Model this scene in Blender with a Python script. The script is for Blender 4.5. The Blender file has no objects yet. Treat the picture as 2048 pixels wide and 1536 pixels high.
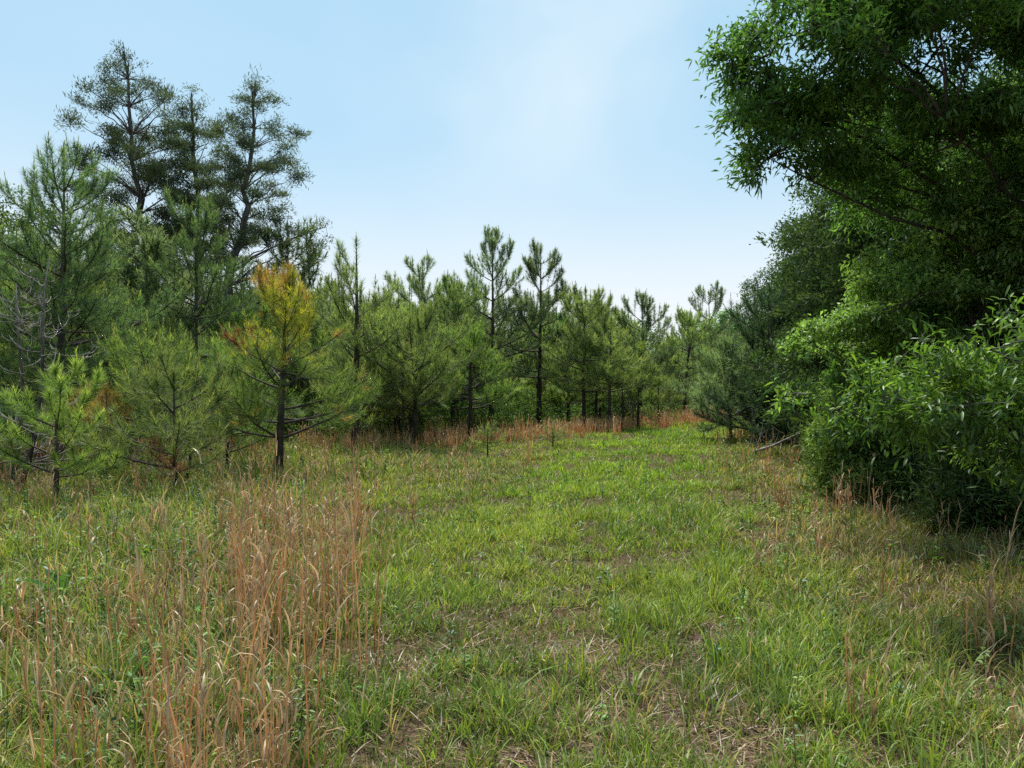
import bpy, math
import numpy as np

sc = bpy.context.scene
R_ = lambda d: d * math.pi / 180.0
COL = sc.collection
PI = math.pi

# ------------------------------------------------------------------ camera
F_PX = 1462.0            # focal length in pixels of the 2048 px wide photograph
EYE = 1.6                # eye height, metres
HOR = 770.0              # row of the horizon in the photograph
cam_d = bpy.data.cameras.new('camera')
cam_d.sensor_width = 36.0
cam_d.lens = 36.0 * F_PX / 2048.0
cam_d.clip_start = 0.05
cam_d.clip_end = 2000.0
cam = bpy.data.objects.new('camera', cam_d)
COL.objects.link(cam)
cam.location = (0, 0, EYE)
cam.rotation_euler = (R_(90.0), 0, 0)
sc.camera = cam

# ------------------------------------------------------------------ sun, sky, exposure
SUN_DIR = np.array([-0.15, 0.50, 1.0]); SUN_DIR /= np.linalg.norm(SUN_DIR)
SUN_EL = math.asin(SUN_DIR[2]); SUN_ROT = math.atan2(SUN_DIR[0], SUN_DIR[1])
sun_d = bpy.data.lights.new('sun', 'SUN')
sun_d.energy = 4.6
sun_d.angle = R_(12.0)
sun_d.color = (1.0, 0.955, 0.88)
sun = bpy.data.objects.new('sun', sun_d)
COL.objects.link(sun)
sun.rotation_euler = (PI / 2 - SUN_EL, 0, math.atan2(SUN_DIR[0], -SUN_DIR[1]))
sun.location = (-20, 10, 40)

world = bpy.data.worlds.new('World')
sc.world = world
world.use_nodes = True
nt = world.node_tree
nt.nodes.clear()
N = nt.nodes.new; L = nt.links.new
out = N('ShaderNodeOutputWorld'); bg = N('ShaderNodeBackground')
sky = N('ShaderNodeTexSky'); sky.sky_type = 'NISHITA'; sky.sun_disc = False
sky.sun_elevation = SUN_EL; sky.sun_rotation = SUN_ROT
sky.altitude = 100; sky.air_density = 1.0; sky.dust_density = 1.0; sky.ozone_density = 1.0
bg.inputs['Strength'].default_value = 0.070
tc = N('ShaderNodeTexCoord')
sep = N('ShaderNodeSeparateXYZ'); L(tc.outputs['Generated'], sep.inputs[0])
# thin high cloud: soft noise, thicker towards the horizon
mp = N('ShaderNodeMapping'); mp.inputs['Scale'].default_value = (1.0, 1.0, 1.6)
mp.inputs['Location'].default_value = (0.35, 0.1, 0.2)
L(tc.outputs['Generated'], mp.inputs[0])
nz = N('ShaderNodeTexNoise'); nz.inputs['Scale'].default_value = 2.1
nz.inputs['Detail'].default_value = 3.5; nz.inputs['Roughness'].default_value = 0.42
nz.inputs['Distortion'].default_value = 0.5
L(mp.outputs[0], nz.inputs['Vector'])
mix = N('ShaderNodeMix'); mix.data_type = 'RGBA'; mix.inputs['Factor'].default_value = 0.72
L(sky.outputs[0], mix.inputs[6]); mix.inputs[7].default_value = (3.35, 5.6, 6.95, 1.0)    # thin even veil
cr = N('ShaderNodeMapRange'); cr.interpolation_type = 'SMOOTHSTEP'
cr.inputs['From Min'].default_value = 0.36; cr.inputs['From Max'].default_value = 0.72
cr.inputs['To Min'].default_value = 0.0; cr.inputs['To Max'].default_value = 0.16
L(nz.outputs['Fac'], cr.inputs['Value'])
dt = N('ShaderNodeVectorMath'); dt.operation = 'DOT_PRODUCT'; dt.inputs[1].default_value = (0.045, 0.898, 0.437)
L(tc.outputs['Generated'], dt.inputs[0])
cm = N('ShaderNodeMapRange'); cm.interpolation_type = 'SMOOTHSTEP'
cm.inputs['From Min'].default_value = 0.955; cm.inputs['From Max'].default_value = 1.005; cm.inputs['To Max'].default_value = 0.66
L(dt.outputs['Value'], cm.inputs['Value'])
n9 = N('ShaderNodeTexNoise'); n9.inputs['Scale'].default_value = 4.4; n9.inputs['Detail'].default_value = 4.0
n9.inputs['Roughness'].default_value = 0.40; n9.inputs['Distortion'].default_value = 0.25
L(tc.outputs['Generated'], n9.inputs['Vector'])
r9 = N('ShaderNodeMapRange'); r9.interpolation_type = 'SMOOTHSTEP'; r9.inputs['From Min'].default_value = .30; r9.inputs['From Max'].default_value = .70
L(n9.outputs['Fac'], r9.inputs['Value'])
nm = N('ShaderNodeMath'); nm.operation = 'MULTIPLY'; L(cm.outputs[0], nm.inputs[0]); L(r9.outputs[0], nm.inputs[1])
ca = N('ShaderNodeMath'); ca.operation = 'ADD'; ca.use_clamp = True; L(cr.outputs[0], ca.inputs[0]); L(nm.outputs[0], ca.inputs[1])
cl = N('ShaderNodeMix'); cl.data_type = 'RGBA'; L(ca.outputs[0], cl.inputs['Factor']); L(mix.outputs[2], cl.inputs[6])
cl.inputs[7].default_value = (5.8, 6.75, 7.3, 1.0)       # soft white cloud
hz = N('ShaderNodeMapRange'); hz.interpolation_type = 'SMOOTHSTEP'
hz.inputs['From Min'].default_value = 0.0; hz.inputs['From Max'].default_value = 0.36
hz.inputs['To Min'].default_value = 0.95; hz.inputs['To Max'].default_value = 0.0
L(sep.outputs['Z'], hz.inputs['Value'])
mxh = N('ShaderNodeMix'); mxh.data_type = 'RGBA'
L(hz.outputs[0], mxh.inputs['Factor']); L(cl.outputs[2], mxh.inputs[6])
mxh.inputs[7].default_value = (7.1, 7.15, 7.2, 1.0)       # bright haze low over the trees
L(mxh.outputs[2], bg.inputs['Color']); L(bg.outputs[0], out.inputs['Surface'])

sc.view_settings.view_transform = 'Standard'
sc.view_settings.look = 'None'
sc.view_settings.exposure = 1.0
sc.view_settings.gamma = 1.0
sc.render.engine = 'CYCLES'
cy = sc.cycles
cy.max_bounces = 9; cy.diffuse_bounces = 6; cy.glossy_bounces = 2
cy.transmission_bounces = 5; cy.transparent_max_bounces = 4
cy.caustics_reflective = False; cy.caustics_refractive = False
cy.use_denoising = False

# ------------------------------------------------------------------ helpers
def g_h(x, y):
    """terrain height"""
    x = np.asarray(x, float); y = np.asarray(y, float)
    return (0.05 * np.sin(x * 0.45 + 0.6) * np.cos(y * 0.31) + 0.03 * np.sin(x * 1.1 + y * 0.7)
            + 0.018 * np.sin(y * 1.9 - x * 0.8)) * np.clip(np.hypot(x, y) / 6.0, 0.25, 1)

def at(px, Y):
    """lateral metres of photograph column px at distance Y"""
    return (px - 1024.0) / F_PX * Y

def top(py, Y):
    """height in metres of photograph row py at distance Y"""
    return EYE + (HOR - py) / F_PX * Y

def nrm(v):
    v = np.asarray(v, float)
    return v / np.maximum(np.linalg.norm(v, axis=-1, keepdims=True), 1e-9)

class Acc:
    """collects faces and colours for one mesh"""
    def __init__(s): s.v = []; s.f = {3: [], 4: []}; s.c = []; s.n = 0
    def add(s, v, f, c):
        v = np.asarray(v, np.float32).reshape(-1, 3); f = np.asarray(f, np.int32)
        if len(v) == 0: return
        s.f[f.shape[1]].append(f + s.n)
        c = np.asarray(c, np.float32)
        if c.ndim == 1: c = np.broadcast_to(c, (len(v), 3))
        s.v.append(v); s.c.append(c); s.n += len(v)

def mesh_of(acc, name, mat, smooth=False):
    me = bpy.data.meshes.new(name)
    V = np.concatenate(acc.v); C = np.concatenate(acc.c)
    loops = []; starts = []; pos = 0
    for k in (3, 4):
        if acc.f[k]:
            F = np.concatenate(acc.f[k])
            loops.append(F.ravel()); starts.append(pos + np.arange(len(F)) * k); pos += F.size
    loops = np.concatenate(loops).astype(np.int32); starts = np.concatenate(starts).astype(np.int32)
    me.vertices.add(len(V)); me.vertices.foreach_set('co', V.ravel())
    me.loops.add(len(loops)); me.loops.foreach_set('vertex_index', loops)
    me.polygons.add(len(starts)); me.polygons.foreach_set('loop_start', starts)
    at_ = me.attributes.new('col', 'FLOAT_COLOR', 'POINT')
    at_.data.foreach_set('color', np.concatenate([C, np.ones((len(C), 1), np.float32)], 1).ravel())
    if smooth: me.polygons.foreach_set('use_smooth', np.ones(len(starts), bool))
    me.update(calc_edges=True)
    me.materials.append(mat)
    return me

def obj(name, me, parent=None):
    o = bpy.data.objects.new(name, me); COL.objects.link(o)
    if parent: o.parent = parent
    return o

def tag(o, label, cat, group=None, kind=None):
    o['label'] = label; o['category'] = cat
    if group: o['group'] = group
    if kind: o['kind'] = kind
    return o

def thing(name, label, cat, loc, rz=0.0, group=None, scale=1.0):
    o = bpy.data.objects.new(name, None); COL.objects.link(o)
    o.location = loc; o.rotation_euler = (0, 0, rz); o.scale = (scale,) * 3
    o.empty_display_size = 0.2
    return tag(o, label, cat, group)

def dup(root, loc, rz, scale, label, group=None):
    r = root.copy(); COL.objects.link(r)
    r.location = loc; r.rotation_euler = (0, 0, rz)
    r.scale = scale if isinstance(scale, tuple) else (scale,) * 3
    r['label'] = label
    if group: r['group'] = group
    for ch in list(root.children):
        c = ch.copy(); COL.objects.link(c); c.parent = r
    return r

# ------------------------------------------------------------------ geometry
def tubes(acc, P, R, col, sides=5):
    P = np.asarray(P, float); R = np.asarray(R, float)
    if len(P) == 0: return
    if P.ndim == 2: P = P[None]; R = R[None]
    B, S, _ = P.shape
    T = np.gradient(P, axis=1); T = nrm(T)
    ov = nrm(P[:, -1] - P[:, 0])
    ref = np.where(np.abs(ov[:, 2:3]) > 0.8, np.array([[1.0, 0, 0]]), np.array([[0, 0, 1.0]]))
    n1 = nrm(np.cross(T, ref[:, None, :])); n2 = np.cross(T, n1)
    a = np.linspace(0, 2 * PI, sides, endpoint=False)
    V = P[:, :, None, :] + R[:, :, None, None] * (np.cos(a)[None, None, :, None] * n1[:, :, None, :] + np.sin(a)[None, None, :, None] * n2[:, :, None, :])
    idx = np.arange(B * S * sides).reshape(B, S, sides)
    f = np.stack([idx[:, :-1], np.roll(idx, -1, 2)[:, :-1], np.roll(idx, -1, 2)[:, 1:], idx[:, 1:]], -1).reshape(-1, 4)
    c = np.asarray(col, float)
    if c.ndim == 2 and len(c) == B: c = np.repeat(c, S * sides, 0)
    elif c.ndim == 3: c = np.repeat(c.reshape(B * S, 3), sides, 0)
    acc.add(V, f, c)

def perp(rng, d):
    r = rng.normal(size=d.shape); r -= (r * d).sum(-1, keepdims=True) * d
    return nrm(r)

def needles(acc, rng, b, d, L_, n, nl, nw, a0, a1, col, jit=0.25, droop=0.15):
    """bottle-brush shoots: b, d, L_ per shoot; n needles on each"""
    b = np.repeat(b, n, 0); d = np.repeat(d, n, 0); L_ = np.repeat(L_, n)[:, None]
    col = np.repeat(np.asarray(col), n, 0)
    t = rng.random((len(b), 1))
    ang = R_(a0) + (R_(a1) - R_(a0)) * t + rng.normal(0, 0.13, t.shape)
    rad = perp(rng, d)
    e = d * np.cos(ang) + rad * np.sin(ang); e[:, 2] -= droop * rng.random(len(e)); e = nrm(e)
    ln = nl * rng.uniform(0.65, 1.1, t.shape)
    p = b + d * L_ * t
    w = perp(rng, e) * nw * 0.5
    v = np.stack([p - w, p + w, p + e * ln], 1)
    c = col * (1 + jit * rng.normal(size=(len(b), 1)) * 0.6)
    c = np.repeat(np.clip(c, 0.004, 0.8), 3, 0)
    acc.add(v, np.arange(len(b) * 3).reshape(-1, 3), c)

def leaves(acc, rng, b, d, nv, ln, w, col, hi=False, droop=0.2):
    """folded leaf blades"""
    d = nrm(d); s = nrm(np.cross(d, nv)); nv = np.cross(s, d)
    ln = np.broadcast_to(np.asarray(ln, float), (len(b),))[:, None]; w = np.broadcast_to(np.asarray(w, float), (len(b),))[:, None]
    dz = np.zeros_like(b); dz[:, 2] = -1
    tip = b + d * ln + dz * ln * droop
    if not hi:
        m = b + d * ln * 0.45 + nv * w * 0.18
        v = np.stack([b, m + s * w * 0.5, tip, m - s * w * 0.5], 1)
        i = np.arange(len(b))[:, None] * 4
        f = np.concatenate([i + np.array([[0, 1, 2]]), i + np.array([[0, 2, 3]])])
        acc.add(v, f, np.repeat(col, 4, 0))
    else:
        m1 = b + d * ln * 0.3 + dz * ln * droop * 0.06; m2 = b + d * ln * 0.68 + dz * ln * droop * 0.42
        v = np.stack([b, m1 + s * w * 0.46 + nv * w * .14, m1, m1 - s * w * 0.46 + nv * w * .14,
                      m2 + s * w * 0.42 + nv * w * .12, m2, m2 - s * w * 0.42 + nv * w * .12, tip], 1)
        i = np.arange(len(b))[:, None] * 8
        q = np.concatenate([i + np.array([x]) for x in ([1, 4, 5, 2], [2, 5, 6, 3])])
        t = np.concatenate([i + np.array([x]) for x in ([0, 1, 2], [0, 2, 3], [4, 7, 5], [5, 7, 6])])
        base = acc.n
        acc.add(v, q, np.repeat(col, 8, 0))
        acc.f[3].append((t + base).astype(np.int32))

def blades(acc, rng, b, az, lean, bend, ln, w, col, segs=3, tipcol=None):
    """grass blades that lean and arch over"""
    n = len(b)
    pts = [b]; a = lean.copy(); h = np.stack([np.cos(az), np.sin(az), np.zeros(n)], 1)
    up = np.array([[0, 0, 1.0]])
    for k in range(segs):
        dd = h * np.sin(a)[:, None] + up * np.cos(a)[:, None]
        pts.append(pts[-1] + dd * (ln / segs)[:, None]); a = a + bend / segs
    tw = az + PI / 2 + rng.normal(0, 0.7, n)
    wv = np.stack([np.cos(tw), np.sin(tw), np.zeros(n)], 1) * (w * 0.5)[:, None]
    prof = [0.8, 1.0, 0.8, 0.5, 0.35][:segs] if segs > 2 else [0.9, 0.8]
    v = []
    for k in range(segs): v += [pts[k] - wv * prof[k], pts[k] + wv * prof[k]]
    v.append(pts[segs]); V = np.stack(v, 1); m = 2 * segs + 1
    i = np.arange(n)[:, None] * m
    base = acc.n
    c = np.repeat(col[:, None, :], m, 1)
    if tipcol is not None:
        k = (np.arange(m) / (m - 1))[None, :, None] ** 1.5
        c = c * (1 - k) + tipcol[:, None, :] * k
    q = np.concatenate([i + np.array([[2 * k, 2 * k + 1, 2 * k + 3, 2 * k + 2]]) for k in range(segs - 1)])
    acc.add(V, q, c.reshape(-1, 3))
    acc.f[3].append((i + np.array([[2 * segs - 2, 2 * segs - 1, 2 * segs]]) + base).astype(np.int32))

# ------------------------------------------------------------------ materials
def leaf_mat(name, trans=0.35, gloss=0.05, rough=0.45, warm=(1.25, 1.25, 0.7), var=0.22):
    m = bpy.data.materials.new(name); m.use_nodes = True
    t = m.node_tree; t.nodes.clear(); N = t.nodes.new; L = t.links.new
    o = N('ShaderNodeOutputMaterial'); a = N('ShaderNodeAttribute'); a.attribute_name = 'col'
    oi = N('ShaderNodeObjectInfo'); hs = N('ShaderNodeHueSaturation')
    mr = N('ShaderNodeMapRange'); mr.inputs['To Min'].default_value = 1 - var; mr.inputs['To Max'].default_value = 1 + var
    L(oi.outputs['Random'], mr.inputs['Value']); L(mr.outputs[0], hs.inputs['Value'])
    m2 = N('ShaderNodeMapRange'); m2.inputs['To Min'].default_value = 0.488; m2.inputs['To Max'].default_value = 0.512
    fr = N('ShaderNodeMath'); fr.operation = 'FRACT'; mu = N('ShaderNodeMath'); mu.operation = 'MULTIPLY'; mu.inputs[1].default_value = 7.31
    L(oi.outputs['Random'], mu.inputs[0]); L(mu.outputs[0], fr.inputs[0]); L(fr.outputs[0], m2.inputs['Value']); L(m2.outputs[0], hs.inputs['Hue'])
    L(a.outputs['Color'], hs.inputs['Color'])
    nz = N('ShaderNodeTexNoise'); nz.inputs['Scale'].default_value = 1.7; nz.inputs['Detail'].default_value = 4
    tc = N('ShaderNodeTexCoord'); L(tc.outputs['Object'], nz.inputs['Vector'])
    m3 = N('ShaderNodeMapRange'); m3.inputs['From Min'].default_value = .3; m3.inputs['From Max'].default_value = .7
    m3.inputs['To Min'].default_value = 0.78; m3.inputs['To Max'].default_value = 1.22; L(nz.outputs['Fac'], m3.inputs['Value'])
    vm = N('ShaderNodeVectorMath'); vm.operation = 'SCALE'; L(hs.outputs[0], vm.inputs[0]); L(m3.outputs[0], vm.inputs['Scale'])
    df = N('ShaderNodeBsdfDiffuse'); L(vm.outputs[0], df.inputs['Color'])
    wm = N('ShaderNodeVectorMath'); wm.operation = 'MULTIPLY'; wm.inputs[1].default_value = warm; L(vm.outputs[0], wm.inputs[0])
    tr = N('ShaderNodeBsdfTranslucent'); L(wm.outputs[0], tr.inputs['Color'])
    s1 = N('ShaderNodeMixShader'); s1.inputs[0].default_value = trans; L(df.outputs[0], s1.inputs[1]); L(tr.outputs[0], s1.inputs[2])
    gl = N('ShaderNodeBsdfGlossy'); gl.inputs['Roughness'].default_value = rough
    gl.inputs['Color'].default_value = (0.9, 0.95, 1, 1)
    s2 = N('ShaderNodeMixShader'); s2.inputs[0].default_value = gloss; L(s1.outputs[0], s2.inputs[1]); L(gl.outputs[0], s2.inputs[2])
    L(s2.outputs[0], o.inputs['Surface'])
    return m

def bark_mat(name, scale=14.0):
    m = bpy.data.materials.new(name); m.use_nodes = True
    t = m.node_tree; N = t.nodes.new; L = t.links.new; b = t.nodes['Principled BSDF']
    a = N('ShaderNodeAttribute'); a.attribute_name = 'col'
    tc = N('ShaderNodeTexCoord'); mp = N('ShaderNodeMapping'); mp.inputs['Scale'].default_value = (1, 1, 0.3); L(tc.outputs['Object'], mp.inputs[0])
    nz = N('ShaderNodeTexNoise'); nz.inputs['Scale'].default_value = scale; nz.inputs['Detail'].default_value = 6; L(mp.outputs[0], nz.inputs['Vector'])
    mr = N('ShaderNodeMapRange'); mr.inputs['From Min'].default_value = .3; mr.inputs['From Max'].default_value = .7
    mr.inputs['To Min'].default_value = 0.45; mr.inputs['To Max'].default_value = 1.6; L(nz.outputs['Fac'], mr.inputs['Value'])
    vm = N('ShaderNodeVectorMath'); vm.operation = 'SCALE'; L(a.outputs['Color'], vm.inputs[0]); L(mr.outputs[0], vm.inputs['Scale'])
    L(vm.outputs[0], b.inputs['Base Color']); b.inputs['Roughness'].default_value = 0.95
    b.inputs['Specular IOR Level'].default_value = 0.2
    bp = N('ShaderNodeBump'); bp.inputs['Strength'].default_value = 0.6; bp.inputs['Distance'].default_value = 0.02
    L(nz.outputs['Fac'], bp.inputs['Height']); L(bp.outputs[0], b.inputs['Normal'])
    return m

M_PINE = leaf_mat('pine_needles', 0.50, 0.025, 0.5, (1.2, 1.25, 0.75))
M_CEDAR = leaf_mat('cedar_sprays', 0.34, 0.012, 0.55, (1.15, 1.2, 0.7))
M_LEAF = leaf_mat('broad_leaves', 0.46, 0.018, 0.40, (1.08, 1.22, 0.65))
M_GRASS = leaf_mat('grass_blades', 0.38, 0.022, 0.5, (1.2, 1.2, 0.6), 0.0)
M_DRY = leaf_mat('dry_grass_blades', 0.30, 0.035, 0.5, (1.1, 1.0, 0.85), 0.0)
M_BARK = bark_mat('bark')

BARK = np.array([0.055, 0.045, 0.038])
GREYBARK = np.array([0.11, 0.10, 0.09])

# ------------------------------------------------------------------ pine
GREEN = dict(dark=(0.105, 0.158, 0.060), mid=(0.170, 0.236, 0.076), light=(0.245, 0.32, 0.090), candle=(0.33, 0.36, 0.12))
YOUNG = dict(dark=(0.088, 0.140, 0.040), mid=(0.140, 0.215, 0.052), light=(0.205, 0.285, 0.062), candle=(0.36, 0.40, 0.11))
BLUISH = dict(dark=(0.102, 0.150, 0.078), mid=(0.156, 0.216, 0.100), light=(0.215, 0.28, 0.122), candle=(0.27, 0.30, 0.13))
DARKP = dict(dark=(0.055, 0.095, 0.042), mid=(0.086, 0.142, 0.055), light=(0.13, 0.20, 0.066), candle=(0.25, 0.29, 0.10))
YELLOW = dict(dark=(0.20, 0.24, 0.035), mid=(0.37, 0.37, 0.04), light=(0.50, 0.47, 0.055), candle=(0.48, 0.44, 0.10))
ORANGE = dict(dark=(0.25, 0.15, 0.038), mid=(0.36, 0.23, 0.055), light=(0.44, 0.30, 0.075), candle=(0.42, 0.26, 0.11))
RUST = dict(dark=(0.085, 0.026, 0.014), mid=(0.135, 0.042, 0.022), light=(0.18, 0.060, 0.032), candle=(0.16, 0.07, 0.04))

def pal_cols(rng, pal, n, bias=0.0):
    t = np.clip(rng.normal(0.45 + bias, 0.32, n), 0, 1)[:, None]
    d, m, l = (np.array(pal[k]) for k in ('dark', 'mid', 'light'))
    return np.where(t < .5, d + (m - d) * t * 2, m + (l - m) * (t * 2 - 1))

def pine(seed, H, cb=0.22, Rm=None, sp=0.30, nl=0.16, nw=0.006, dens=46, pal=GREEN, bend=0.06, tr=None,
         up0=6, up1=44, sparse=1.0, stubs=6, zones=None, rust=0, candles=True, subs=0.15, leader=0.5, low=0.75):
    """returns trunk Acc and a dict of foliage Accs; zones: f(points, rng) -> palette key per shoot"""
    rng = np.random.default_rng(seed)
    Rm = Rm or 0.26 * H; tr = tr or 0.011 * H + 0.006
    wood = Acc()
    S = 16; tz = np.linspace(0, 1, S)
    ph = rng.uniform(0, 6.3, 4)
    wob = bend * H * 0.12
    trunk = np.stack([wob * (np.sin(tz * 3.1 + ph[0]) - np.sin(ph[0])), wob * (np.sin(tz * 2.6 + ph[1]) - np.sin(ph[1])), tz * H], 1)
    rad = tr * (1 - tz) ** 0.85 + 0.005; rad[0] *= 1.25
    tubes(wood, trunk, rad, BARK * np.linspace(0.75, 1.5, S)[None, :, None] ** 1.0 * np.array([1.05, 1.0, 0.95]), 8)
    T = lambda z: np.array([np.interp(z, trunk[:, 2], trunk[:, k]) for k in range(3)])
    sb, sd, sl = [], [], []           # shoots
    bp, br, qp, qr = [], [], [], []
    z = cb * H + rng.uniform(0, .1); gap = sp
    def curve(p0, az, el, ln, curl, n):
        pts = [p0]; e = el
        for k in range(n - 1):
            e2 = e + curl * (k / (n - 1)) ** 1.3
            a2 = az + rng.normal(0, 0.07)
            pts.append(pts[-1] + ln / (n - 1) * np.array([math.cos(a2) * math.cos(e2), math.sin(a2) * math.cos(e2), math.sin(e2)]))
        return np.array(pts)
    def foliate(P, frac, step=0.20):
        d = np.diff(P, axis=0); s = np.linalg.norm(d, axis=1); cs = np.concatenate([[0], np.cumsum(s)])
        Lt = cs[-1]; k = max(1, int(round(Lt * frac / step)))
        e = np.linspace(Lt * (1 - frac), Lt, k + 1)
        q = np.stack([np.interp(e, cs, P[:, j]) for j in range(3)], 1)
        for i in range(k):
            v = q[i + 1] - q[i]; l = np.linalg.norm(v)
            sb.append(q[i]); sd.append(v / max(l, 1e-6)); sl.append(l)
    tips = []
    while z < H - leader * 0.6:
        u = (z - cb * H) / (H - cb * H)
        prof = (low + (1 - low) * min(u / 0.25, 1.0)) * max(1 - u, 0.02) ** 0.62 + 0.10
        nb = rng.integers(3, 6)
        a0 = rng.uniform(0, 6.3)
        for k in range(nb):
            if rng.random() > sparse: continue
            az = a0 + k * 2 * PI / nb + rng.normal(0, 0.25)
            ln = 1.22 * Rm * prof * rng.uniform(0.6, 1.15)
            el = R_(up0 + (up1 - up0) * u ** 1.15 + rng.normal(0, 8))
            zz = min(z + rng.normal(0, 0.04), H * .97)
            P = curve(T(zz), az, el, ln, R_(rng.uniform(10, 34)) * (1 + 0.45 * u), 7)
            bp.append(P); br.append(np.linspace(1, 0.22, 7) * (0.006 + 0.011 * ln))
            foliate(P, min(1.0, 0.30 / ln + (0.25 if u < .5 else .5)))
            tips.append((P[-1], nrm(P[-1] - P[-2])))
            ns = int(ln / subs)
            for i in range(ns):
                t = 0.22 + 0.72 * (i + rng.random()) / ns
                j = min(int(t * 6), 5); fr = t * 6 - j
                p0 = P[j] * (1 - fr) + P[j + 1] * fr; dv = nrm(P[j + 1] - P[j])
                az2 = math.atan2(dv[1], dv[0]) + (1 if i % 2 else -1) * R_(rng.uniform(28, 62))
                el2 = math.asin(np.clip(dv[2], -1, 1)) + R_(rng.normal(6, 16))
                l2 = (0.50 * ln * (1 - t) + 0.17) * rng.uniform(0.6, 1.2)
                Q = curve(p0, az2, el2, l2, R_(rng.uniform(15, 50)), 4)
                qp.append(Q); qr.append(np.linspace(1, 0.4, 4) * (0.0035 + 0.006 * l2))
                foliate(Q, min(1, 0.25 / l2 + 0.3))
                tips.append((Q[-1], nrm(Q[-1] - Q[-2])))
        z += gap * rng.uniform(0.8, 1.25) * (0.85 + 0.75 * u)
    lead = np.array([T(H - leader), T(H - leader * .5), T(H)])
    foliate(lead, 1.0); tips.append((T(H), np.array([0, 0, 1.0])))
    for k in range(3):
        a = rng.uniform(0, 6.3); tips.append((T(H - rng.uniform(.0, .15)), nrm(np.array([.3 * math.cos(a), .3 * math.sin(a), 1]))))
    if bp: tubes(wood, np.array(bp), np.array(br), BARK * 1.15, 5)
    if qp: tubes(wood, np.array(qp), np.array(qr), BARK * 1.3, 3)
    st, sr = [], []
    for k in range(stubs):            # dead stubs below the crown
        z = rng.uniform(0.06, 1.0) * max(cb, .12) * H; az = rng.uniform(0, 6.3)
        P = curve(T(z), az, R_(rng.uniform(-15, 25)), rng.uniform(0.15, 0.55) * min(Rm, 1.3) * .6, R_(rng.uniform(-30, 40)), 5)
        st.append(P); sr.append(np.linspace(1, .3, 5) * 0.008)
    if st: tubes(wood, np.array(st), np.array(sr), BARK * 1.25, 4)
    sb, sd, sl = np.array(sb), np.array(sd), np.array(sl)
    tp = np.array([t[0] for t in tips]); td = nrm(np.array([t[1] for t in tips]) + np.array([0, 0, 0.8]))
    fol = {}
    def put(key, pal, m, mt):
        a = Acc()
        if m.any():
            c = pal_cols(rng, pal, int(m.sum()))
            needles(a, rng, sb[m], sd[m], sl[m], dens, nl, nw, 62, 26, c)
        if mt.any():
            k = int(mt.sum()); c = pal_cols(rng, pal, k, 0.2)
            needles(a, rng, tp[mt] - td[mt] * .02, td[mt], np.full(k, .05), max(dens // 2, 8), nl * .95, nw, 55, 16, c)
            if candles:
                g = mt & (rng.random(len(tp)) < 0.75); k = int(g.sum())
                if k:
                    c = np.array(pal['candle'])[None] * rng.uniform(.75, 1.15, (k, 1))
                    cl = rng.uniform(.10, .26, k)
                    needles(a, rng, tp[g], td[g], cl, max(dens // 2, 9), nl * .45, nw * 1.3, 24, 8, c, droop=0)
                    tubes(a, np.stack([tp[g], tp[g] + td[g] * cl[:, None]], 1), np.tile([nw * .8, nw * .4], (k, 1)), c, 3)
        if a.n: fol[key] = a
    if zones is None and rust:
        cs_ = sb[rng.choice(len(sb), rust)]; rs_ = rng.uniform(.16, .34, rust)
        near = lambda p: (np.linalg.norm(p[:, None] - cs_[None], axis=2) < rs_[None]).any(1)
        m1, m2 = near(sb), near(tp)
        put('crown', pal, ~m1, ~m2); put('dead_needles', RUST if rng.random() < .6 else ORANGE, m1, m2)
    elif zones is None:
        put('crown', pal, np.ones(len(sb), bool), np.ones(len(tp), bool))
    else:
        zk, zt = zones(sb, rng), zones(tp, rng)
        for key, p in zones.pals.items(): put(key, p, zk == key, zt == key)
    return wood, fol

PART_LABEL = {'yellowed_needles': 'yellow and orange dying needles', 'dead_needles': 'rust brown dead needles', 'dead_crown': 'orange brown dead crown'}
def plant_pine(label, X, Y, name='pine_tree', cat='pine tree', group=None, rz=0.0, scale=1.0, **kw):
    wood, fol = pine(**kw)
    r = thing(name, label, cat, (X, Y, float(g_h(X, Y)) - 0.03), rz, group, scale)
    obj('trunk', mesh_of(wood, 'trunk', M_BARK, True), r)
    for k, a in fol.items():
        o = obj(k, mesh_of(a, k, M_PINE), r)
        if k in PART_LABEL: o['label'] = PART_LABEL[k]
    return r

# ------------------------------------------------------------------ trees grown through crown volumes
def poly(p0, p1, rng, S=8, rise=0.0, wob=0.05):
    t = np.linspace(0, 1, S)[:, None]; L = np.linalg.norm(p1 - p0)
    P = p0 + (p1 - p0) * t
    P[:, 2] += (rise * L * np.sin(t[:, 0] * PI))
    w = rng.normal(0, wob * L / S * 2, (S, 3)); w[0] = 0; w[-1] = 0
    return P + w

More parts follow.
